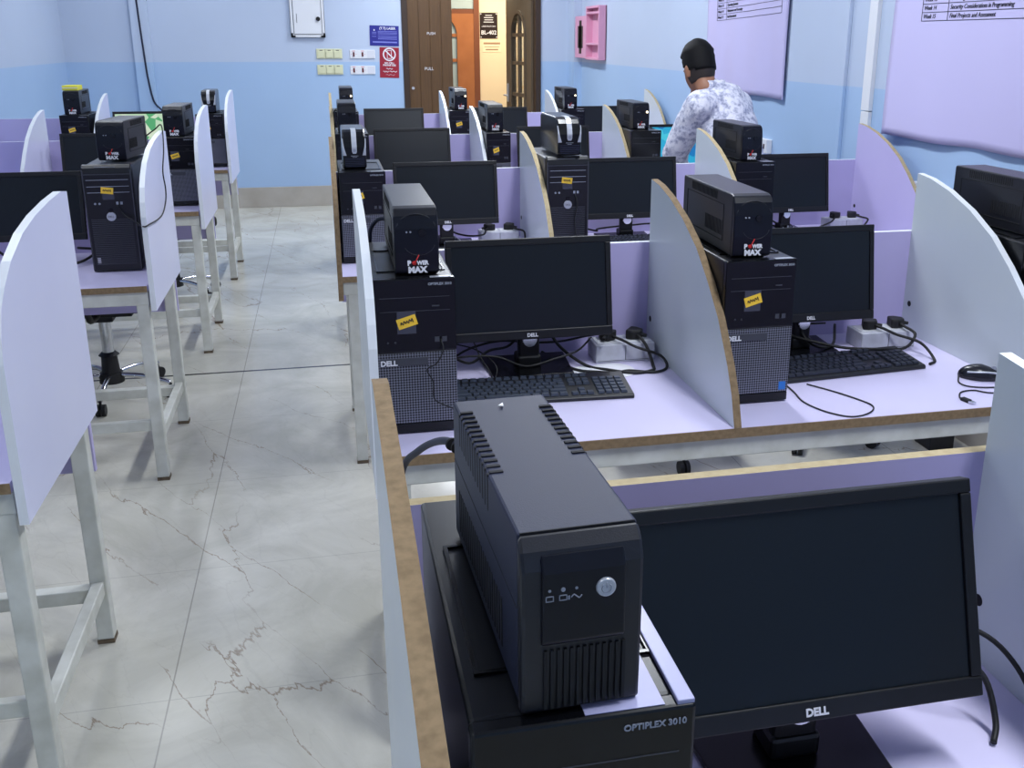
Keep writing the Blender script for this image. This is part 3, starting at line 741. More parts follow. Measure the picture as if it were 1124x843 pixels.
bm = BM(); bx(bm, -a + .002, a - .002, .0138, .0150, h - .0012, h + .0008); obj('top_seam', bm, matte, u)
bm = BM()
prism(bm, [(-.006, .272), (0, .279), (-.001, .270)], 'Z', h - .0002, h + .0004); obj('paint_chip', bm, letter, u)
bm = BM()
for sx in (-1, 1):
    for y in (.03, d - .04): bx(bm, sx * .033 - .007, sx * .033 + .007, y, y + .015, 0, .004)
obj('feet', bm, rubber, u)

# ------------------------------------------------------------------ monitors
def monitor(label, loc, rz=0, tilt=10, lit=None, up=.098):
    t = thing('monitor', label, 'monitor', loc, rz, 'black desktop monitors')
    w, h = .427, .258; a = w / 2
    T = Matrix.Translation((0, -.07, up)) @ Matrix.Rotation(math.radians(-tilt), 4, 'X')
    def tr(bm): bmesh.ops.transform(bm, matrix=T, verts=bm.verts[:]); return bm
    bm = BM()
    bw = .0145
    bx(bm, -a, a, 0, .02, 0, .024); bx(bm, -a, a, 0, .02, h - .017, h); bx(bm, -a, -a + bw, 0, .02, .024, h - .017); bx(bm, a - bw, a, 0, .02, .024, h - .017)
    fr = obj('bezel', tr(bm), bezelm, t, bevel=.002)
    bm = BM(); bx(bm, -a + .002, a - .002, .0202, .026, .002, h - .002); bx(bm, -a + .05, a - .05, .026, .044, .03, h - .04); obj('back_shell', tr(bm), bezelm, t, bevel=.004)
    bm = BM(); bx(bm, -a + bw, a - bw, .004, .019, .024, h - .017); obj('screen', tr(bm), lit or screenm, t)
    bm = BM(); add_text(bm, 'DELL', .0125, (0, -.0006, .0105), bold=.0005); obj('brand_lettering', tr(bm), letter, t)
    bm = BM()
    for k in range(4): cyl(bm, (a - .0005, .006, .03 + k * .014), (a + .001, .006, .03 + k * .014), .002, seg=8)
    obj('side_buttons', tr(bm), lettergrey, t)
    bm = BM(); bx(bm, -.032, .032, -.028, .03, .008, .04); bx(bm, -.028, .028, -.024, .004, .03, .21); obj('stand_neck', bm, bezelm, t, bevel=.006)
    bm = BM(); cyl(bm, (0, -.032, up - .013), (0, -.036, up - .013), .02, .018, 24); obj('silver_hinge_cap', bm, chrome, t)
    bm = BM(); prism(bm, [(-.105, -.095), (.105, -.095), (.118, .09), (-.118, .09)], 'Z', .0, .009); obj('stand_base', bm, gloss, t, bevel=.003)
    return t
mt = monitor('dark monitor in the middle of the second right desk, over the front keyboard', (.4875, 2.452, TZ))
monitor('dark monitor nearest the camera, lower right corner of the picture', (.5055, .93, TZ), 0, 17.5, None, .094)
ML = [
 ((1.262, 2.452, TZ), .885, 'dark monitor above the keyboard on the right half of the second desk'),
 ((.473, 4.12, TZ), 0, 'dark monitor behind the front left battery unit on the third right desk'),
 ((1.256, 4.12, TZ), 0, 'dark monitor beside the tower with the round silver button, third right desk'),
 ((2.003, 4.12, TZ), .86, 'dark monitor on the third right desk, nearest the right wall'),
 ((.476, 5.73, TZ), 0, 'dark grey monitor on the fourth right desk, next to the aisle'),
 ((1.29, 5.73, TZ), 0, 'dark monitor on the fourth right desk, behind the silver-nosed battery unit'),
 ((.493, 7.42, TZ), 0, 'dark monitor on the farthest right desk, next to the aisle'),
 ((1.26, 7.42, TZ), 0, 'dark monitor on the farthest right desk, below the open door'),
 ((2.06, 7.42, TZ), 0, 'dark monitor on the farthest right desk, near the right wall'),
 ((-1.124, 4.09, TZ), 0, 'dark monitor at the left picture edge on the second left desk'),
 ((-1.145, 5.73, TZ), 0, 'dark monitor on the third left desk, behind the tower with the silver button'),
]
for loc, w_, lb in ML: dup(mt, loc, 0, lb, 'black desktop monitors', (w_ or 1, 1, 1))
def lit(o, m):
    for c in bpy.data.objects:
        if c.parent == o and c.name.startswith('screen'):
            c.data = c.data.copy(); c.data.materials.clear(); c.data.materials.append(m)
lit(dup(mt, (2.09, 5.73, TZ), 0, 'monitor with a cyan lit screen in front of the standing man'), cyan_screen)
lit(dup(mt, (-1.19, 7.40, TZ), 0, 'monitor with a green and white lit screen on the farthest left desk'), green_screen)

# ------------------------------------------------------------------ keyboards and mice
def keyboard(label, loc, rz, km=keym):
    t = thing('keyboard', label, 'keyboard', loc, rz, 'black keyboards')
    w, d = .442, .142; a = w / 2
    bm = BM(); prism(bm, [(-d / 2, 0), (d / 2, 0), (d / 2, .022), (d / 2 - .006, .024), (-d / 2 + .004, .011), (-d / 2, .008)], 'X', -a, a); obj('base', bm, keybase, t, bevel=.002)
    bm = BM()
    def key(x, y, kw, kd):
        z = .0115 + (y + d / 2) * .096
        vs = bx(bm, x + .001, x + kw - .001, y + .001, y + kd - .001, z, z + .006)
        for v in vs[4:]: v.co.x += (.0015 if v.co.x < x + kw / 2 else -.0015); v.co.y += (.0015 if v.co.y < y + kd / 2 else -.002)
    u_ = .0187; x0 = -a + .01; y0 = -d / 2 + .010
    rows = [[1.3, 1.2, 1.2, 6, 1.2, 1.2, 1.2, 1.2], [2.2] + [1] * 10 + [2.3], [1.8] + [1] * 11 + [1.7], [1.5] + [1] * 12 + [1], [1] * 13 + [1.5]]
    for r, ks in enumerate(rows):
        x = x0; tot = sum(ks); f = 14.5 / tot
        for k in ks: key(x, y0 + r * u_, k * u_ * f, u_); x += k * u_ * f
    x = x0
    for k in range(13): key(x0 + k * u_ * 1.115, y0 + 5.6 * u_, u_, u_ * .8)
    xn = x0 + 14.5 * u_ + .008
    for c in range(3):
        key(xn + c * u_, y0 + 3 * u_, u_, u_); key(xn + c * u_, y0 + 4 * u_, u_, u_); key(xn + c * u_, y0, u_, u_); key(xn + c * u_, y0 + 5.6 * u_, u_, u_ * .8)
    key(xn + u_, y0 + u_, u_, u_)
    xp = xn + 3 * u_ + .008
    for r in range(5):
        for c in range(4): key(xp + c * u_, y0 + r * u_, u_, u_)
    obj('keycaps', bm, km, t)
    return t
kb = keyboard('black keyboard with sheen-painted keys on the second right desk, behind the big battery unit', (.478, 2.245, TZ), math.radians(-3), mat('painted_sheen_keys', rgb(58, 66, 80), .42))  # reflected sheen put into the key colour as a paler grey
kb = keyboard('black keyboard beside the looping cable on the right half of the second desk', (1.292, 2.268, TZ), math.radians(5))
dup(kb, (1.27, 3.99, TZ), math.radians(1), 'black keyboard under the monitor in the middle of the third right desk', 'black keyboards')
dup(kb, (2.03, 5.47, TZ), math.radians(1), 'black keyboard under the standing man\'s hands', 'black keyboards')
def mouse(label, loc, rz):
    t = thing('computer_mouse', label, 'mouse', loc, rz, 'computer mice')
    bm = BM(); r = bmesh.ops.create_uvsphere(bm, u_segments=24, v_segments=14, radius=1)
    for v in bm.verts:
        x, y, z = v.co
        v.co = (x * .030 * (1 - .12 * abs(y)), y * .055, max(z, -.25) * .030 * (1.0 - .35 * max(0, -y)) + .0075)
    obj('shell', bm, mouseblack, t, smooth=True)
    bm = BM(); 
    for s in (-1, 1): sweep(bm, [(s * .014, -.05, .019), (s * .022, -.02, .0235), (s * .0245, .01, .0225), (s * .021, .035, .0205)], .0026, seg=6)
    obj('silver_strip', bm, silver, t)
    bm = BM(); cyl(bm, (-.003, -.030, .029), (.003, -.030, .029), .007, seg=16); obj('scroll_wheel', bm, lettergrey, t)
    return t
ms = mouse('black and silver computer mouse on the second right desk beside its loose plug', (1.612, 2.12, TZ), math.radians(62))
dup(ms, (.49, 4.15, TZ), .6, 'computer mouse behind the front left battery unit, on the third right desk', 'computer mice')
dup(ms, (2.02, 4.1, TZ), -.5, 'computer mouse under the monitor nearest the right wall on the third right desk', 'computer mice')

# ------------------------------------------------------------------ socket boxes, plugs, cables
def socket_box(label, loc, rz=0, w=.165):
    t = thing('socket_box', label, 'power outlet', loc, rz, 'white socket boxes on the desks'); a = w / 2
    box('housing', trunkm, t, -a, a, -.045, .045, 0, .05, .003)
    bm = BM()
    for x in (-.04, .04):
        bx(bm, x - .035, x + .035, -.03, .03, .05, .052)
    obj('face_plates', bm, whitep, t, bevel=.001)
    bm = BM(); bx(bm, -a + .004, a - .004, -.0455, -.045, .005, .0062); bx(bm, -.001, .001, -.0455, -.045, .005, .046); obj('seam_lines', bm, casegrey, t)
    return t
sb = socket_box('white socket box with two black plugs, left of the big curved divider', (.755, 2.485, TZ))
SB = [((1.512, 2.44, TZ), .0, 'white socket box with two black plugs, right of the second desk\'s right monitor'),
      ((.70, 4.15, TZ), 0, 'white socket box right of the monitor beside the aisle, third right desk'),
      ((2.30, 4.13, TZ), 0, 'white socket box beside the right wall on the third right desk')]
for loc, rz, lb in SB: dup(sb, loc, rz, lb, 'white socket boxes on the desks')
def plug(label, loc, rz=0):
    t = thing('power_plug', label, 'plug', loc, rz, 'black mains plugs')
    bm = BM(); prism(bm, [(-.022, -.018), (.022, -.018), (.024, .0), (.012, .022), (-.012, .022), (-.024, .0)], 'Z', 0, .026); obj('plug_body', bm, rubber, t, bevel=.004)
    bm = BM(); cyl(bm, (0, .018, .012), (0, .036, .010), .006, .0045, 12); obj('cord_sleeve', bm, rubber, t)
    return t
PLZ = TZ + .052
p0 = plug('black plug, left one in the socket box behind the front middle monitor', (.715, 2.487, PLZ), 2.6)
PL = [((.792, 2.487, PLZ), -2.2, 'black plug, right one in the socket box beside the big curved divider'),
      ((1.472, 2.44, PLZ), -2.0, 'black plug, left one in the second desk\'s right socket box'),
      ((1.555, 2.44, PLZ), -1.8, 'black plug, right one in the second desk\'s right socket box'),
      ((.66, 4.15, PLZ), 2.0, 'black plug, left one in the socket box on the third right desk'),
      ((.745, 4.15, PLZ), -2.0, 'black plug, right one in the socket box on the third right desk'),
      ((2.26, 4.13, PLZ), 2.2, 'black plug, left one in the socket box beside the right wall'),
      ((2.345, 4.13, PLZ), -2.0, 'black plug, right one in the socket box beside the right wall')]
for loc, rz, lb in PL: dup(p0, loc, rz, lb, 'black mains plugs')
def cable(name, label, pts, r=.003, m=rubber, group=None):
    bm = BM(); sweep(bm, pts, r); return tag(obj(name, bm, m), label, 'cable', group)
Z = TZ + .0042
cable('power_cable', 'thick black cable looping from the plug beside the big curved divider to the monitor', [(.791, 2.486, .816), (.80, 2.44, .81), (.81, 2.42, .79), (.815, 2.385, Z), (.80, 2.345, Z), (.745, 2.335, Z), (.69, 2.37, Z), (.64, 2.42, Z), (.585, 2.47, .79), (.56, 2.50, .83), (.555, 2.50, .88)], .0042)
cable('power_cable', 'black cable curving right of the paper disc on the second desk', [(.716, 2.486, .816), (.745, 2.44, .812), (.775, 2.41, .80), (.84, 2.40, .775), (.845, 2.36, Z), (.80, 2.33, Z), (.74, 2.355, Z), (.70, 2.345, Z), (.66, 2.36, Z), (.60, 2.40, Z), (.55, 2.56, Z)], .0038)
cable('power_cable', 'black cable lying behind the front middle monitor stand', [(.27, 2.50, Z), (.34, 2.53, .785), (.43, 2.54, .80), (.52, 2.54, .79), (.60, 2.55, .785), (.665, 2.535, .80), (.70, 2.50, .815)], .0032)
cable('video_cable', 'black video cable hanging below the front middle monitor to its tower', [(.27, 2.47, .80), (.33, 2.44, .775), (.39, 2.49, .79), (.45, 2.50, .80), (.50, 2.49, .87)], .0035)
cable('power_cable', 'black cable sweeping from behind the front left tower to the silver hinge', [(.265, 2.55, .83), (.32, 2.545, .845), (.38, 2.53, .835), (.44, 2.52, .825), (.50, 2.51, .84)], .003)
cable('video_cable', 'black cable lying over the front middle monitor base', [(.27, 2.43, .79), (.32, 2.42, .80), (.40, 2.415, .795), (.47, 2.385, .775), (.55, 2.40, .785), (.62, 2.44, .79), (.68, 2.52, .80)], .0028)
cable('usb_cable', 'thin black cable dropping behind the front middle keyboard', [(.345, 2.56, .86), (.35, 2.50, .82), (.36, 2.44, .79), (.375, 2.36, .768), (.37, 2.335, Z - .002)], .0018)
cable('power_cable', 'black cable bundle beside the stand of the second right monitor', [(1.06, 2.49, .80), (1.12, 2.50, .82), (1.20, 2.51, .83), (1.30, 2.50, .81), (1.38, 2.52, .80)], .003)
cable('keyboard_cable', 'thin black cable curving in front of the front middle monitor stand', [(.256, 2.40, Z), (.31, 2.335, Z), (.37, 2.335, Z), (.395, 2.40, .775), (.36, 2.50, .79), (.30, 2.545, .80)], .0019)
cable('keyboard_cable', 'thin black cable looping off the front of the second right desk near the blue badge', [(1.095, 2.19, Z - .002), (1.092, 2.12, Z - .002), (1.083, 2.05, Z - .002), (1.10, 1.985, Z - .002), (1.135, 1.94, Z - .002), (1.17, 1.935, Z - .002), (1.21, 1.955, Z - .002), (1.232, 1.99, Z - .002), (1.22, 2.037, Z - .002), (1.19, 2.10, Z - .002), (1.15, 2.165, Z - .002)], .0019)
cable('mouse_cable', 'thin black cable trailing from the mouse on the second right desk', [(1.56, 2.135, Z - .002), (1.535, 2.095, Z - .002), (1.54, 2.065, Z - .002), (1.575, 2.048, Z - .002), (1.62, 2.04, Z - .002), (1.635, 2.02, Z - .002), (1.60, 2.005, Z - .002), (1.56, 2.012, Z - .002), (1.535, 2.035, Z - .002), (1.497, 2.03, Z - .002), (1.472, 2.0, Z - .002), (1.468, 1.985, Z - .002)], .0019)
up = thing('usb_plug', 'loose USB plug at the front edge of the second right desk', 'plug', (1.468, 1.985, TZ), .25)
box('grip', rubber, up, -.0065, .0065, -.024, 0, .0, .008, .0015); box('metal_tip', chrome, up, -.006, .006, -.037, -.024, .0015, .006)
cable('power_cable', 'thick black cable arching from the right plug to the second right monitor', [(1.555, 2.438, .816), (1.562, 2.40, .812), (1.57, 2.36, .80), (1.53, 2.34, .77), (1.45, 2.33, .775), (1.36, 2.36, .775), (1.27, 2.40, .79), (1.20, 2.48, .80)], .0042)
cable('power_cable', 'black cable running from the left plug over the second right keyboard\'s end', [(1.472, 2.438, .816), (1.492, 2.40, .812), (1.52, 2.37, .80), (1.57, 2.33, .785), (1.578, 2.27, Z), (1.545, 2.24, Z)], .004)
cable('video_cable', 'black video cable drooping under the second right monitor', [(1.25, 2.47, .88), (1.262, 2.42, .80), (1.30, 2.40, .77), (1.36, 2.43, .765), (1.40, 2.50, .80)], .004)
cable('video_cable', 'black cable beside the stand of the second right monitor', [(1.13, 2.47, .87), (1.15, 2.43, .81), (1.145, 2.40, .785), (1.09, 2.43, .79), (1.055, 2.50, .80)], .0032)
cable('power_cable', 'dark cable hooked round the plug on the third right desk\'s aisle side', [(.66, 4.148, .816), (.64, 4.11, .81), (.62, 4.06, .80), (.56, 4.10, .79), (.50, 4.18, .80), (.47, 4.2, .86)], .004)
cable('power_cable', 'dark cable looping right of the plugs on the third right desk\'s aisle side', [(.745, 4.148, .816), (.77, 4.11, .81), (.80, 4.08, .80), (.78, 4.03, Z), (.70, 4.04, Z), (.62, 4.04, Z), (.56, 4.12, Z)], .004)
cable('power_cable', 'dark cables tangled under the monitor nearest the right wall', [(2.26, 4.13, .816), (2.235, 4.09, .80), (2.18, 4.05, .79), (2.08, 4.08, Z), (1.98, 4.20, .79), (1.94, 4.21, .85)], .004)
cable('power_cable', 'dark cable curling beside the socket box at the right wall', [(2.345, 4.13, .816), (2.37, 4.09, .81), (2.385, 4.05, .80), (2.30, 4.02, Z), (2.15, 4.02, Z), (2.05, 4.14, Z), (1.90, 4.19, .79)], .004)
cable('power_cable', 'dark cable under the middle monitor of the third right desk', [(1.05, 4.17, .80), (1.12, 4.10, .79), (1.16, 4.2, .78), (1.30, 4.2, .79), (1.42, 4.15, .80), (1.46, 4.12, Z)], .004)
cable('power_cable', 'tangled black cables at the left picture edge on the second left desk', [(-1.25, 4.1, .80), (-1.15, 4.02, Z), (-1.02, 3.98, Z), (-.93, 4.0, .77), (-.90, 4.1, .79), (-.98, 4.16, .79)], .005)
cable('usb_cable', 'thin black cable hanging from the port of the front left tower', [(.216, 2.038, .968), (.219, 2.026, .946), (.204, 2.026, .917), (.183, 2.026, .904), (.195, 2.026, .876), (.196, 2.026, .838), (.215, 2.026, .822), (.245, 2.024, .808), (.262, 2.06, .785), (.262, 2.15, .758)], .0016)
cable('usb_cable', 'thin dark cable hanging down the front of the middle tower with the silver button', [(.948, 3.795, 1.00), (.955, 3.785, .96), (.945, 3.785, .90), (.95, 3.78, .84), (.965, 3.78, .78), (.99, 3.76, .757)], .0025)
cable('mains_cable', 'grey cord curving from the back of the front left battery unit', [(.135, 2.452, 1.16), (.115, 2.47, 1.155), (.097, 2.485, 1.13), (.092, 2.485, 1.09), (.079, 2.50, 1.0), (.082, 2.50, .80)], .005, satin2)
cable('mains_cable', 'grey cord leaving the back of the big charcoal battery unit', [(.118, .912, 1.187), (.107, .95, 1.185), (.095, 1.0, 1.165), (.081, 1.055, 1.132), (.068, 1.118, 1.085), (.058, 1.15, 1.0), (.055, 1.16, .85), (.06, 1.165, .5), (.06, 1.2, .01)], .0042, satin2)
bm = BM()
for k in range(3): cyl(bm, (.116 - k * .0042, .918 + k * .0095, 1.1872), (.1152 - k * .0042, .9205 + k * .0095, 1.1872), .0068, seg=14)
tag(obj('strain_relief', bm, matte), 'ringed black cord sleeve behind the big charcoal battery unit', 'cord sleeve')
cable('mains_cable', 'black cord looping from the left battery unit over the white end panel', [(-.71, 4.245, 1.20), (-.66, 4.25, 1.235), (-.625, 4.20, 1.255), (-.608, 4.08, 1.18), (-.608, 4.0, 1.10), (-.608, 4.02, 1.03), (-.608, 3.98, .985), (-.608, 3.85, .955), (-.615, 3.62, .965), (-.63, 3.60, .962), (-.69, 3.80, .945), (-.735, 3.85, .965), (-.757, 3.858, 1.0)], .0026)
cable('power_cable', 'black cable at the right edge beside the nearest monitor', [(.64, 1.02, .87), (.72, 1.00, .86), (.79, .97, .85), (.82, .93, .82), (.82, .88, .78), (.80, .86, .757)], .0035)
cable('power_cable', 'black cable curving down beside the nearest monitor', [(.71, .98, .83), (.75, .95, .83), (.775, .93, .81), (.775, .90, .77), (.76, .88, Z)], .004)
cable('wall_cable', 'thin dark cable hanging down the shallow column on the back wall', [(-1.60, YB - .055, 2.99), (-1.583, YB - .055, 1.95), (-1.565, YB - .056, 1.40), (-1.553, YB - .056, 1.20), (-1.525, YB - .058, 1.02), (-1.46, YB - .058, .93), (-1.40, YB - .05, .80), (-1.40, YB - .03, .30), (-1.40, YB - .03, .005)], .008, satin2)
cable('mains_cable', 'thin black cord curving over the aisle end of the fourth right desk', [(.085, 5.75, 1.19), (.06, 5.77, 1.20), (.053, 5.75, 1.15), (.055, 5.72, 1.08), (.056, 5.72, .95)], .004)

cdm = mat('disc_surface', rgb(244, 244, 250), .22)
def disc(label, loc):
    t = thing('compact_disc', label, 'disc', loc)
    bm = BM(); n = 40
    for (r0, r1, z0, z1) in ((.012, .06, 0, .0014),):
        for k in range(n):
            a0, a1 = 2 * PI * k / n, 2 * PI * (k + 1) / n
            prism(bm, [(r0 * math.cos(a0), r0 * math.sin(a0)), (r1 * math.cos(a0), r1 * math.sin(a0)), (r1 * math.cos(a1), r1 * math.sin(a1)), (r0 * math.cos(a1), r0 * math.sin(a1))], 'Z', z0, z1)
    bmesh.ops.remove_doubles(bm, verts=bm.verts[:], dist=1e-5)
    obj('disc_plate', bm, cdm, t)
    bm = BM(); cyl(bm, (0, 0, 0.0001), (0, 0, .0016), .0118, seg=24); obj('hub', bm, whitep, t)
disc('shiny pale disc lying among the cables left of the big curved divider', (.70, 2.375, TZ))
bm = BM(); bx(bm, -.03, .03, -.045, .045, 0, .0006)
bmesh.ops.transform(bm, matrix=Matrix.Translation((.625, 2.38, TZ)) @ Matrix.Rotation(.3, 4, 'Z'), verts=bm.verts[:])
tag(obj('paper_slip', bm, mat('white_paper', rgb(228, 230, 234), .7)), 'small white paper slip beside the front middle monitor base', 'paper')
yb_ = thing('yellow_box', 'small yellow box on the battery unit at the left picture edge', 'box', (-1.60, 7.22, TZ + HA + .1525))
box('carton', mat('yellow_card', rgb(226, 220, 60), .6), yb_, -.05, .045, -.06, .08, 0, .03, .002); box('lid_strip', mat('pale_card', rgb(235, 235, 190), .6), yb_, -.05, .045, -.0615, -.0605, .012, .02)

# ------------------------------------------------------------------ swivel chairs
def chair(label, loc, rz):
    t = thing('swivel_chair', label, 'chair', loc, rz, 'black swivel chairs')
    bm = BM(); bx(bm, -.22, .22, -.21, .21, .43, .50); obj('seat', bm, matte, t, bevel=.025, seg=3)
    bm = BM(); bx(bm, -.19, .19, -.25, -.21, .56, .83); obj('backrest', bm, matte, t, bevel=.02, seg=3)
    bm = BM(); sweep(bm, [(0, -.05, .415), (0, -.2, .415), (0, -.275, .45), (0, -.275, .62)], .014); obj('back_bracket', bm, rubber, t)
    bm = BM(); bx(bm, -.14, .14, -.10, .10, .395, .43); bx(bm, -.05, .05, -.07, .07, .365, .395); sweep(bm, [(.08, 0, .40), (.16, 0, .395), (.2, 0, .36)], .01); sweep(bm, [(-.08, .0, .40), (-.15, 0, .385), (-.17, 0, .36)], .01)
    obj('tilt_mechanism', bm, rubber, t, bevel=.005)
    bm = BM(); cyl(bm, (0, 0, .20), (0, 0, .365), .026, seg=24); obj('gas_column', bm, chrome, t)
    bm = BM(); cyl(bm, (0, 0, .195), (0, 0, .21), .045, .03, 20); cyl(bm, (0, 0, .085), (0, 0, .195), .042, .034, 24); cyl(bm, (0, 0, .065), (0, 0, .11), .055, .05, 24); obj('column_shroud', bm, rubber, t)
    for k in range(5):
        an = 2 * PI * k / 5 - PI / 2
        c, s = math.cos(an), math.sin(an)
        bm = BM(); sweep(bm, [(c * .04, s * .04, .10), (c * .15, s * .15, .098), (c * .25, s * .25, .078), (c * .28, s * .28, .07)], .012); lg = obj('base_arm', bm, chrome, t)
        bm = BM()
        px_, py_ = c * .28, s * .28
        for o_ in (-.012, .012):
            cyl(bm, (px_ - s * (o_ - .008), py_ + c * (o_ - .008), .026), (px_ - s * (o_ + .008), py_ + c * (o_ + .008), .026), .026, seg=18)
        cyl(bm, (px_, py_, .03), (px_, py_, .068), .006, seg=8)
        obj('castor', bm, rubber, lg)
    return t
ch = chair('black swivel chair with a chrome base behind the second left desk', (-1.03, 4.66, 0), 0)
for loc, rz, lb in [((-1.0, 6.55, 0), .9, 'black swivel chair with a chrome base behind the third left desk'),
                    ((1.254, 3.55, 0), 0, 'black swivel chair whose castor shows below the middle of the second right desk'),
                    ((1.93, 3.58, 0), .628, 'black swivel chair whose castors show below the right end of the second right desk')]:
    dup(ch, loc, rz, lb, 'black swivel chairs')
bx_ = thing('dark_box', 'dark speckled box on the floor below the right end of the second right desk', 'box', (2.36, 3.32, 0))
box('carcass', satin, bx_, -.06, .05, -.05, .06, 0, .13, .004); box('lid_rim', casegrey, bx_, -.062, .052, -.052, .062, .118, .126, .002)

# ------------------------------------------------------------------ back wall fittings
def onwall(name, label, cat, x, z, group=None): return thing(name, label, cat, (x, YB, z), group=group)
eb = onwall('electrical_cabinet', 'white electrical cabinet door with black corner pieces high on the back wall', 'cabinet', -.097, 2.0)
bx0, bx1, bz0, bz1 = -.155, .155, -.41, .42
box('backing', whitep, eb, bx0, bx1, -.03, 0, bz0, bz1, .002)
bm = BM()
for (x0, x1, z0, z1) in ((bx0 + .024, bx1 - .024, bz0 + .024, bz0 + .028), (bx0 + .024, bx1 - .024, bz1 - .028, bz1 - .024), (bx0 + .024, bx0 + .028, bz0 + .024, bz1 - .024), (bx1 - .028, bx1 - .024, bz0 + .024, bz1 - .024),
                         (bx0, bx1, bz0 - .002, bz0 + .001), (bx0 - .002, bx0 + .001, bz0, bz1), (bx1 - .001, bx1 + .002, bz0, bz1)): bx(bm, x0, x1, -.032, -.03, z0, z1)
obj('frame_lines', bm, casegrey, eb)
box('door', whitep, eb, bx0 + .03, bx1 - .03, -.036, -.03, bz0 + .03, bz1 - .03, .002)
for sx in (-1, 1):
    for zz in (bz0, bz1):
        sz = 1 if zz < 0 else -1
        bm = BM(); x = sx * .155
        bx(bm, min(x, x - sx * .038), max(x, x - sx * .038), -.038, -.002, min(zz, zz + sz * .016), max(zz, zz + sz * .016)); bx(bm, min(x, x - sx * .016), max(x, x - sx * .016), -.038, -.002, min(zz, zz + sz * .038), max(zz, zz + sz * .038))
        obj('corner_piece', bm, matte, eb)
bm = BM(); cyl(bm, (.098, -.036, -.245 + .0), (.098, -.052, -.245), .02, seg=20); obj('latch', bm, matte, eb, bevel=.003)
bm = BM(); bx(bm, -.099, -.095, -.038, -.036, -.28, -.20); obj('small_print', bm, casegrey, eb)
def switch_plate(label, x, z):
    t = onwall('light_switch_plate', label, 'light switch', x, z, 'cream light switch plates')
    box('plate', creamp, t, -.12, .12, -.012, 0, -.045, .045, .003)
    bm = BM()
    for k in (-1, 0, 1): bx(bm, k * .076 - .031, k * .076 + .031, -.017, -.012, -.034, .022)
    obj('rockers', bm, creamp, t, bevel=.002)
    bm = BM()
    for k in (-1, 0, 1): bx(bm, k * .076 - .014, k * .076 + .014, -.0135, -.012, .028, .034)
    for k in (-.5, .5): bx(bm, k * .076 - .001, k * .076 + .001, -.0135, -.012, -.042, .042)
    obj('marker_strips', bm, casegrey, t)
def outlet_plate(label, x, z):
    t = onwall('outlet_plate', label, 'power outlet', x, z, 'white wall outlets with red marks')
    box('plate', whitep, t, -.118, .118, -.010, 0, -.04, .04, .003)
    bm = BM()
    for x_ in (-.083, .0): bx(bm, x_ - .008, x_ + .008, -.014, -.010, -.022, .018)
    obj('rocker', bm, mat('dark_red', rgb(90, 20, 26), .4), t)
    bm = BM()
    for x_ in (-.083, .0): bx(bm, x_ - .015, x_ + .015, -.0108, -.0101, .026, .031); 
    for x_ in (-.105, -.06, .022): bx(bm, x_ - .004, x_ + .004, -.0108, -.0101, -.004, .0)
    obj('red_mark', bm, mat('pale_red', rgb(220, 120, 130), .5), t)
    bm = BM(); bx(bm, .045, .11, -.0108, -.0101, -.032, .032); obj('blank_plate', bm, mat('offwhite', rgb(212, 214, 222), .4), t)
    return t
switch_plate('upper cream three-gang light switch plate on the back wall', .086, 1.442); switch_plate('lower cream three-gang light switch plate on the back wall', .086, 1.296)
outlet_plate('upper white outlet plate with red marks beside the light switches', .396, 1.438); outlet_plate('lower white outlet plate with red marks beside the light switches', .392, 1.292)
bs = onwall('lab_sign', 'dark blue notice sign above the red sign beside the wooden door', 'sign', .61, 1.604)
bs.rotation_euler = (0, .025, 0)
box('board', blues, bs, -.138, .138, -.004, 0, -.09, .095)
bm = BM(); add_text(bm, '(T.T) LASER', .03, (.03, -.0045, .07), bold=.0008); bx(bm, -.10, -.09, -.0048, -.004, .045, .06)
obj('sign_lettering', bm, letter, bs)
bm = BM()
for z in (.04, .028, .016, -.004, -.018, -.03): bx(bm, -.06, .12, -.0046, -.004, z, z + .005)
for z in (.03, .016, -.008): bx(bm, -.115, -.075, -.0046, -.004, z, z + .005)
bx(bm, -.11, .12, -.0046, -.004, -.062, -.050)
obj('text_lines', bm, blues2, bs)
rs = onwall('phone_ban_sign', 'dark red no-phone sign beside the wooden door', 'sign', .648, 1.36)
rs.rotation_euler = (0, .03, 0)
box('board', reds, rs, -.092, .092, -.004, 0, -.142, .14, .001)
bm = BM(); n = 28; zc = .075
for k in range(n):
    a0, a1 = 2 * PI * k / n, 2 * PI * (k + 1) / n
    prism(bm, [(.050 * math.cos(a0), zc + .050 * math.sin(a0)), (.062 * math.cos(a0), zc + .062 * math.sin(a0)), (.062 * math.cos(a1), zc + .062 * math.sin(a1)), (.050 * math.cos(a1), zc + .050 * math.sin(a1))], 'Y', -.0048, -.004)
prism(bm, [(-.04, zc + .03), (-.032, zc + .038), (.04, zc - .03), (.032, zc - .038)], 'Y', -.0048, -.004)
for (x0, x1, z0, z1) in ((-.022, -.017, -.04, .04), (.017, .022, -.04, .04), (-.022, .022, .035, .04), (-.022, .022, -.04, -.035)): bx(bm, x0, x1, -.0046, -.004, zc + z0, zc + z1)
add_text(bm, 'NO CELL', .023, (0, -.0045, -.006), bold=.0008); add_text(bm, 'PHONE USE', .023, (0, -.0045, -.026), bold=.0008)
for (x0, x1, z) in ((-.03, .03, -.058), (-.06, -.01, -.085), (.0, .07, -.083), (-.035, .05, -.115)): sweep(bm, [(x0 + (x1 - x0) * k / 6, -.0045, z + .005 * math.sin(k * 2.3)) for k in range(7)], .003 if z > -.1 else .0012, seg=5)
obj('sign_lettering', bm, letter, rs)

# ------------------------------------------------------------------ right wall fittings
pk = thing('wall_shelf_box', 'pink open wall box with shelves high on the right wall', 'wall box', (XR, 9.15, 1.60), -PI / 2)
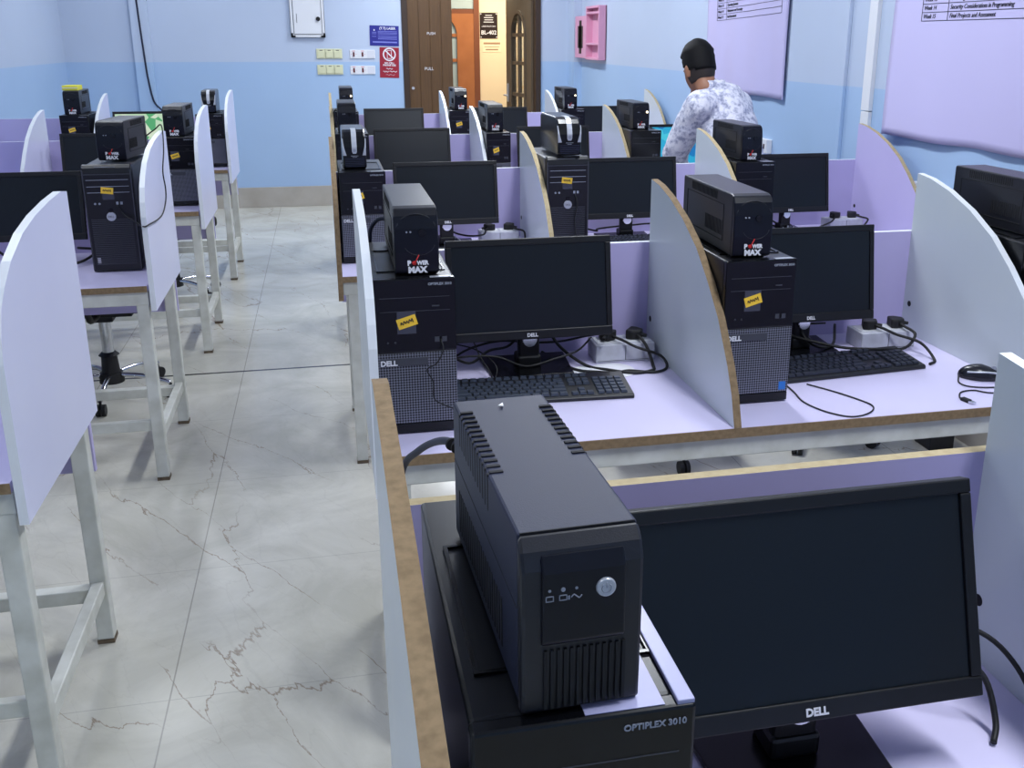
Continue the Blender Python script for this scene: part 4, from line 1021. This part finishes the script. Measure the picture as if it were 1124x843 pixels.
# local x = -Y world direction, local -y = room side
bm = BM()
bx(bm, -.22, .24, -.012, 0, -.20, .27)
bx(bm, -.22, -.20, -.075, 0, -.20, .27); bx(bm, .22, .24, -.075, 0, -.20, .27)
for z in (-.20, -.07, .20, .25): bx(bm, -.20, .22, -.075, 0, z, z + .02)
obj('shelf_shell', bm, pink, pk, bevel=.003)
bm = BM(); bx(bm, -.62, -.225, -.075, 0, -.19, .19); obj('side_cabinet', bm, pink, pk, bevel=.004)
bm = BM(); bx(bm, -.50, -.32, -.079, -.075, -.10, .10); bx(bm, -.45, -.37, -.079, -.075, -.15, .15); obj('slot', bm, mat('dark_slot', rgb(52, 38, 22), .6), pk)
def banner(name, label, y0, y1, z0, z1, slant, tilt, rows, seed, rh, fs, colx, tl, tr, zb):
    # hangs on the right wall; runs along -Y; local u from y1 (left in view) to y0
    t = thing(name, label, 'banner', (XR - .012, y1, 0))
    bm = BM(); nu, nv = 40, 46; rnd = random.Random(seed); V = []
    def wob(u, v): return .006 + .005 * math.sin(u * 23 + seed + 2 * v) * (1 - v) + .005 * math.sin(u * 9 + v * 5 + seed) + .004 * (1 - v) ** 3 * math.sin(u * 6 + seed)
    for side in (0, 1):
        for j in range(nv + 1):
            for i in range(nu + 1):
                u, v = i / nu, j / nv
                y = -(y1 - y0) * u; z = z0 + (z1 - z0) * v + slant * (u) * (1 - v) + .003 * math.sin(u * 14 + seed) * (1 - v) ** 2
                V.append(bm.verts.new((-wob(u, v) - .006 * (1 - side), y, z)))
    S = (nu + 1) * (nv + 1)
    for side in (0, 1):
        for j in range(nv):
            for i in range(nu):
                a_ = side * S + j * (nu + 1) + i
                bm.faces.new((V[a_], V[a_ + 1], V[a_ + nu + 2], V[a_ + nu + 1])).smooth = True
    def rim(idx):
        for a_, b_ in zip(idx[:-1], idx[1:]): bm.faces.new((V[a_], V[b_], V[b_ + S], V[a_ + S]))
    rim([i for i in range(nu + 1)]); rim([nv * (nu + 1) + i for i in range(nu + 1)]); rim([j * (nu + 1) for j in range(nv + 1)]); rim([j * (nu + 1) + nu for j in range(nv + 1)])
    obj('vinyl_sheet', bm, bannerm, t)
    bm = BM()
    X = -.028
    def hl(z, ya, yb_, w=.0012):
        a_, b_ = min(ya, yb_), max(ya, yb_)
        for q in range(24): bx(bm, X - .001, X, a_ + (b_ - a_) * q / 24, a_ + (b_ - a_) * (q + 1) / 24, z - w, z + w)
    top = zb + rh * len(rows)
    for k in range(len(rows) + 1): hl(zb + k * rh, tl - y1, tr - y1)
    for yy in (tl, colx, tr): bx(bm, X - .001, X, yy - y1 - .001, yy - y1 + .001, zb, top)
    for k, (a_, b_) in enumerate(rows):
        z = top - rh * (k + .5)
        add_text(bm, a_, fs, (X - .001, tl - y1 - .010, z), rot=(PI / 2, 0, -PI / 2), align='LEFT', shear=.25, bold=.0001, sx=1.0)
        add_text(bm, b_, fs, (X - .001, colx - y1 - .012, z), rot=(PI / 2, 0, -PI / 2), align='LEFT', shear=.25, bold=.0001, sx=1.0)
    for v in bm.verts:
        if v.co.x > X - .0008: v.co.x = X
    if tilt: bmesh.ops.rotate(bm, cent=(X, (tl + tr) / 2 - y1, zb), matrix=Matrix.Rotation(tilt, 3, 'X'), verts=bm.verts[:])
    for v in bm.verts:      # lay the print on the wavy sheet
        u_, v_ = -v.co.y / (y1 - y0), (v.co.z - z0) / (z1 - z0)
        v.co.x = -wob(u_, v_) - .006 - (.0016 if v.co.x < X - .0004 else .0)
    obj('printed_table', bm, ink, t)
banner('wall_banner', 'large white banner with a printed weekly table at the right edge of the wall', 2.75, 4.145, 1.175, 2.75, -.002, 0,
       [('Week 11', 'File Handling and Data Storage'), ('Week 12', 'Debugging and Testing'), ('Week 13', 'Working with APIs and Libraries'), ('Week 14', 'Security Considerations in Programming'), ('Week 15', 'Final Projects and Assessment')], 1, .0335, .0245, 3.755, 3.945, 2.9, 1.66)
banner('wall_banner', 'narrower white banner hanging on the right wall behind the standing man', 5.21, 6.42, 1.268, 2.75, 0, -.03,
       [('Week 11', 'Working with Files'), ('Week 12', 'Networks'), ('Week 13', 'Operating Systems'), ('Week 14', 'Maintenance and Security'), ('Week 15', 'Final Assessment')], 4, .034, .022, 6.08, 6.22, 5.28, 1.71)
tr_ = thing('cable_trunking', 'white vertical cable trunking on the right wall between the two banners', 'cable trunking', (XR, 4.335, 0), -PI / 2)
box('lower_cover', trunkm if False else whitep, tr_, -.035, .035, -.02, 0, .1, 1.262, .002); box('upper_cover', whitep, tr_, -.035, .035, -.022, 0, 1.266, ZT, .002)
def wall_socket(label, y, z, w=.075, h=.04):
    t = thing('wall_socket', label, 'power outlet', (XR, y, z), -PI / 2, 'white sockets on the right wall')
    box('back_box', whitep, t, -w, w, -.035, 0, -h, h, .004)
    bm = BM(); bx(bm, -w * .55, -w * .35, -.038, -.035, -.014, .014); bx(bm, w * .45, w * .62, -.038, -.035, -.014, .014); obj('rocker', bm, mat('dark_rocker', rgb(60, 20, 24), .4), t)
wall_socket('white wall socket with a dark rocker, right of the standing man', 5.43, .995)
wall_socket('white wall socket on the right wall above the big white curved divider', 3.82, .965, .05, .035)
wall_socket('cream wall socket on the right wall, left of the cut-off battery unit', 3.66, .96, .07, .03)

# ------------------------------------------------------------------ standing man
def skin_mesh(verts, edges, radii, root, sub=2):
    """one closed tapered capsule per bone, elliptical where the radius is a pair; fused later into one surface"""
    bm = BM()
    lat = globals().get('rgt', Vector((1, 0, 0)))
    for (i, j) in edges:
        p, q = Vector(verts[i]), Vector(verts[j]); d = q - p; L = d.length; d.normalize()
        ra = radii[i] if isinstance(radii[i], tuple) else (radii[i], radii[i]); rb = radii[j] if isinstance(radii[j], tuple) else (radii[j], radii[j])
        # at a joint between an oval torso and a round limb the limb keeps its own radius
        if isinstance(radii[i], tuple) != isinstance(radii[j], tuple):
            if isinstance(radii[i], tuple): ra = (min(ra[0], rb[0] * 1.15), min(ra[1], rb[1] * 1.15))
            else: rb = (min(rb[0], ra[0] * 1.15), min(rb[1], ra[1] * 1.15))
        u = lat - d * lat.dot(d)
        if u.length < .3: u = Vector((0, 1, 0)) - d * d.y
        u.normalize(); w = d.cross(u); n = 16; rings = []
        st = []
        for k in range(1, 6): th = PI / 2 * k / 5; st.append((-math.cos(th), math.sin(th), 0))
        for k in range(1, 6): st.append((0, 1, k / 6))
        for k in range(0, 5): th = PI / 2 * k / 5; st.append((math.sin(th), math.cos(th), 1))
        for (o_, s_, t) in st:
            r = (ra[0] + (rb[0] - ra[0]) * t, ra[1] + (rb[1] - ra[1]) * t); c = p + d * (L * t + o_ * min(r) * .9)
            rings.append([bm.verts.new(c + u * (r[0] * s_ * math.cos(2 * PI * k / n)) + w * (r[1] * s_ * math.sin(2 * PI * k / n))) for k in range(n)])
        for A_, B_ in zip(rings[:-1], rings[1:]):
            for k in range(n): bm.faces.new((A_[k], A_[(k + 1) % n], B_[(k + 1) % n], B_[k]))
        bm.faces.new(rings[0][::-1]); bm.faces.new(rings[-1])
    bmesh.ops.recalc_face_normals(bm, faces=bm.faces[:])
    return bm
def merge(bm, other):
    me = bpy.data.meshes.new('x'); other.to_mesh(me); other.free(); bm.from_mesh(me); bpy.data.meshes.remove(me)
def remesh(bm, vox):
    me = bpy.data.meshes.new('r'); bm.to_mesh(me); bm.free()
    o = bpy.data.objects.new('r', me); COL.objects.link(o)
    r = o.modifiers.new('r', 'REMESH'); r.mode = 'VOXEL'; r.voxel_size = vox; r.use_smooth_shade = True
    s = o.modifiers.new('s', 'SMOOTH'); s.iterations = 5; s.factor = .5
    dg = bpy.context.evaluated_depsgraph_get(); dg.update()
    m2 = bpy.data.meshes.new_from_object(o.evaluated_get(dg))
    bpy.data.objects.remove(o); bpy.data.meshes.remove(me)
    b = BM(); b.from_mesh(m2); bpy.data.meshes.remove(m2); return b
man = thing('person', 'man in a mottled white and grey shirt standing with head bowed over a desk', 'person', (2.0, 4.72, 0))
MO = Vector((2.0, 4.72, 0))
def W2(*p): return tuple(Vector(p) - MO)
FD = math.radians(26)                      # body faces +Y turned to the left
fwd = Vector((-math.sin(FD), math.cos(FD), 0)); rgt = Vector((math.cos(FD), math.sin(FD), 0))
pel = Vector((2.005, 4.62, .86))
def off(p, f=0, r=0, z=0): return p + fwd * f + rgt * r + Vector((0, 0, z))
waist = off(pel, .03, 0, .13); chest = off(pel, .10, 0, .30); upper = off(pel, .15, -.005, .42); neck = Vector((1.885, 4.785, 1.33)); nhead = Vector((1.868, 4.80, 1.375))
shL = off(upper, .0, -.150, -.005); shR = off(upper, .0, .118, -.014)
elL = Vector((1.735, 4.86, 1.03)); haL = Vector((1.93, 5.27, .845)); elR = Vector((2.13, 4.88, 1.04)); haR = Vector((2.12, 5.28, .845))
hipL = off(pel, 0, -.085, -.03); hipR = off(pel, 0, .085, -.03)
knL = off(hipL, .06, -.02, -.38); knR = off(hipR, .04, .02, -.38); anL = off(knL, -.05, 0, -.37); anR = off(knR, -.04, 0, -.37)
toL = off(anL, .16, -.02, -.045); toR = off(anR, .16, .02, -.045)
def V2(v): return tuple(v - MO)
P_ = [pel, waist, chest, upper, neck, nhead, shL, elL, haL, shR, elR, haR, hipL, knL, anL, toL, hipR, knR, anR, toR]
E_ = [(0, 1), (1, 2), (2, 3), (3, 4), (4, 5), (3, 6), (6, 7), (7, 8), (3, 9), (9, 10), (10, 11), (0, 12), (12, 13), (13, 14), (14, 15), (0, 16), (16, 17), (17, 18), (18, 19)]
R_ = [(.14, .10), (.125, .095), (.140, .10), (.12, .085), .050, .048, .062, .045, .028, .062, .045, .028, .085, .058, .042, .035, .085, .058, .042, .035]
body = skin_mesh([V2(p) for p in P_], E_, R_, 0)
# head: built facing +Y, then turned left and bowed
def head_bm():
    bm = BM(); bmesh.ops.create_uvsphere(bm, u_segments=32, v_segments=24, radius=1)
    for v in bm.verts:
        x, y, z = v.co
        sx = .076 * (1 - .30 * max(0, -z) ** 1.4); sy = .096 * (1 - .12 * max(0, -z)); 
        v.co = (x * sx, y * sy + (.022 * max(0, -z) if y > 0 else 0), z * (.118 if z > 0 else .128))
        if y > .5 and z < -.2: v.co.y += .006
    def blob(c, s):
        r = bmesh.ops.create_uvsphere(bm, u_segments=12, v_segments=8, radius=1)
        for v in r['verts']: v.co = Vector((v.co.x * s[0] + c[0], v.co.y * s[1] + c[1], v.co.z * s[2] + c[2]))
    blob((0, .104, -.022), (.013, .020, .024)); blob((0, .098, -.002), (.009, .012, .03))     # nose
    for s in (-1, 1):
        blob((s * .030, .086, .022), (.020, .012, .008))       # brow
        blob((s * .030, .083, .006), (.014, .012, .010))       # eye
        blob((s * .079, -.004, -.008), (.010, .020, .034)); blob((s * .081, .0, -.034), (.008, .012, .014))   # ear
    blob((0, .094, -.058), (.024, .012, .006)); blob((0, .092, -.070), (.020, .012, .007)); blob((0, .082, -.103), (.028, .024, .02))
    return bm
HT = math.radians(10)
hc = Vector((1.838, 4.83, 1.442))
HM = Matrix.Translation(hc - MO) @ Matrix.Rotation(HT, 4, 'Z') @ Matrix.Rotation(math.radians(-22), 4, 'X') @ Matrix.Scale(.93, 4)
hb = head_bm(); bmesh.ops.transform(hb, matrix=HM, verts=hb.verts[:])
merge(body, hb)
nk = skin_mesh([tuple(Vector((0, -.02, -.06))), tuple(Vector((0, -.035, -.12)))], [(0, 1)], [.050, .052], 0)
bmesh.ops.transform(nk, matrix=HM, verts=nk.verts[:]); merge(body, nk)
nn = skin_mesh([tuple(HM @ Vector((0, -.025, -.06))), V2(neck)], [(0, 1)], [.050, .052], 0); merge(body, nn)
# hands
def hand(wr, dirv, side):
    out = BM(); d = Vector(dirv).normalized(); up_ = Vector((0, 0, 1)); s = d.cross(up_).normalized() * side
    base = Vector(wr); palm = base + d * .05 + Vector((0, 0, -.01))
    pal = skin_mesh([V2(base), V2(base + d * .045 + Vector((0, 0, -.008))), V2(base + d * .085 + Vector((0, 0, -.014)))], [(0, 1), (1, 2)], [(.026, .022), (.038, .016), (.036, .014)], 0, 1); merge(out, pal)
    for k, (o_, L) in enumerate(((-.028, .066), (-.010, .075), (.009, .070), (.027, .054))):
        r0 = base + d * .075 + s * o_ + Vector((0, 0, -.012))
        f = skin_mesh([V2(r0), V2(r0 + d * L * .45 + Vector((0, 0, .004))), V2(r0 + d * L * .8 + Vector((0, 0, -.010))), V2(r0 + d * L * .95 + Vector((0, 0, -.026)))], [(0, 1), (1, 2), (2, 3)], [.009, .0085, .008, .0075], 0, 1); merge(out, f)
    r0 = base + d * .03 - s * .024
    f = skin_mesh([V2(r0), V2(r0 + d * .028 - s * .022 + Vector((0, 0, -.008))), V2(r0 + d * .055 - s * .026 + Vector((0, 0, -.016)))], [(0, 1), (1, 2)], [.012, .0105, .009], 0, 1); merge(out, f)
    return out
merge(body, hand(haL, (.12, .55, -.16), 1)); merge(body, hand(haR, (-.10, .55, -.16), -1))
body = remesh(body, .0055)
obj('body', body, skin, man, smooth=True)
# shirt
def infl(r, k): return tuple(x + k for x in r) if isinstance(r, tuple) else (r + k, r + k)
wrL = haL + (elL - haL) * .06; wrR = haR + (elR - haR) * .06
SP_ = [off(pel, 0, 0, -.06), waist, chest, upper, off(neck, -.0, 0, .0), shL, (shL + elL) / 2, elL, (elL + wrL) / 2, wrL, shR, (shR + elR) / 2, elR, (elR + wrR) / 2, wrR]
SE_ = [(0, 1), (1, 2), (2, 3), (3, 4), (3, 5), (5, 6), (6, 7), (7, 8), (8, 9), (3, 10), (10, 11), (11, 12), (12, 13), (13, 14)]
SR_ = [(.170, .135), (.155, .125), (.165, .125), (.145, .11), (.078, .072), .078, .072, .066, .056, .046, .078, .072, .066, .056, .046]
sh = skin_mesh([V2(p) for p in SP_], SE_, SR_, 0)
sh = remesh(sh, .007)
rn = random.Random(3)
from mathutils import noise as mnoise
for v in sh.verts:
    n = mnoise.noise(Vector((v.co.x * 9, v.co.y * 9, v.co.z * 5))) * .010 + mnoise.noise(v.co * 22) * .004
    v.co += v.normal * n if v.normal.length > 0 else Vector((0, 0, 0))
shirt = obj('shirt', sh, shirtm, man, smooth=True)
# collar and yoke seam
bm = BM(); ring = []
nc = off(neck, .0, .0, .038)
for k in range(25):
    an = 2 * PI * k / 24
    ring.append(nc + fwd * (.066 * math.cos(an)) + rgt * (.068 * math.sin(an)) + Vector((0, 0, .012 - .05 * max(0, math.cos(an)) ** 1.0)))
for lvl in range(2): pass
A = [[bm.verts.new(V2(p + Vector((0, 0, -.030)) + (p - nc).normalized() * .018)), bm.verts.new(V2(p + Vector((0, 0, .012)))), bm.verts.new(V2(p + Vector((0, 0, .010)) - (p - nc).normalized() * .006)), bm.verts.new(V2(p + Vector((0, 0, -.034)) + (p - nc).normalized() * .008))] for p in ring[:-1]]
for i in range(24):
    P0, Q0 = A[i], A[(i + 1) % 24]
    for k in range(4): bm.faces.new((P0[k], P0[(k + 1) % 4], Q0[(k + 1) % 4], Q0[k]))
obj('collar', bm, shirtm, shirt, smooth=True)
# trousers, shoes, hair
tp = [off(pel, 0, 0, .04), pel, hipL, knL, anL, hipR, knR, anR]
trb = skin_mesh([V2(p) for p in tp], [(0, 1), (1, 2), (2, 3), (3, 4), (1, 5), (5, 6), (6, 7)], [(.155, .12), (.155, .125), .105, .08, .068, .105, .08, .068], 0)
obj('trousers', remesh(trb, .009), trousers, man, smooth=True)
for (an_, to_) in ((anL, toL), (anR, toR)):
    b_ = skin_mesh([tuple(Vector(V2(off(an_, -.04, 0, 0))[:2] + (.042,))), tuple(Vector(V2(an_)[:2] + (.05,))), tuple(Vector(V2(to_)[:2] + (.036,)))], [(0, 1), (1, 2)], [(.052, .05), (.058, .06), (.050, .040)], 1)
    obj('shoe', remesh(b_, .007), shoem, man, smooth=True)
bm = BM(); bmesh.ops.create_uvsphere(bm, u_segments=40, v_segments=28, radius=1)
dele = []
for v in bm.verts:
    x, y, z = v.co
    th = .010 + .018 * max(0, z) + (.010 if z > .5 else 0) + .010 * max(0, z) * max(0, y)
    if z < .25: th = .010 * max(.1, (z + .75) / 1.0)
    v.co = (x * (.078 + th * .75), y * (.098 + th * .7), z * (.118 + th * 1.1) + (.004 if z > 0 else 0))
    if z < -.16 - .12 * max(0, -y) or (y > .35 and z < .52) or (y > .05 and z < .10 and abs(x) > .3): dele.append(v)
bmesh.ops.delete(bm, geom=dele, context='VERTS')
for v in bm.verts: v.co += v.co.normalized() * mnoise.noise(v.co * 55) * .003
r = bmesh.ops.solidify(bm, geom=bm.faces[:], thickness=.006)
bmesh.ops.transform(bm, matrix=HM, verts=bm.verts[:])
obj('hair', bm, hairm, man, smooth=True)
bm = BM(); bmesh.ops.create_uvsphere(bm, u_segments=32, v_segments=24, radius=1)
dele = [v for v in bm.verts if v.co.z < -.62 or v.co.z > .1 or v.co.y > .25]
for v in bm.verts:
    x, y, z = v.co; k = 1 - .25 * max(0, -z) ** 1.4
    v.co = (x * .0785 * k, y * .0985 * (1 - .10 * max(0, -z)), z * .128)
bmesh.ops.delete(bm, geom=dele, context='VERTS')
bmesh.ops.solidify(bm, geom=bm.faces[:], thickness=.004)
bmesh.ops.transform(bm, matrix=HM, verts=bm.verts[:])
obj('hair_fade', bm, mat('faded_hair', rgb(38, 29, 26), .7), man, smooth=True)

# ------------------------------------------------------------------ camera and view
F_PX, PITCH, YAW, ROLL = 1087.2, .3001, .2194, .0031
cam = bpy.data.cameras.new('camera'); co = bpy.data.objects.new('camera', cam); COL.objects.link(co)
cam.sensor_fit = 'HORIZONTAL'; cam.sensor_width = 36.0; cam.lens = F_PX / 1124 * 36
cam.shift_x = -(603 - 562) / 1124; cam.shift_y = -(421.5 - 378.94) / 1124
sy, cy = math.sin(YAW), math.cos(YAW); sp, cp = math.sin(PITCH), math.cos(PITCH)
Rv = Vector((cy, -sy, 0)); Fv = Vector((sy * cp, cy * cp, -sp)); Uv = Vector((sy * sp, cy * sp, cp))
cr, sr = math.cos(ROLL), math.sin(ROLL)
R2 = Rv * cr + Uv * sr; U2 = Uv * cr - Rv * sr
M = Matrix(((R2.x, U2.x, -Fv.x, 0), (R2.y, U2.y, -Fv.y, 0), (R2.z, U2.z, -Fv.z, 1.5842), (0, 0, 0, 1)))
co.matrix_world = M; cam.clip_start = .05
sc = bpy.context.scene; sc.camera = co
w_ = bpy.data.worlds.new('world'); sc.world = w_; w_.use_nodes = True
w_.node_tree.nodes['Background'].inputs[0].default_value = (.6, .7, .9, 1); w_.node_tree.nodes['Background'].inputs[1].default_value = .2
sc.view_settings.view_transform = 'Standard'; sc.view_settings.look = 'None'; sc.view_settings.gamma = 1; sc.view_settings.use_curve_mapping = False
sc.view_settings.exposure = 0.0
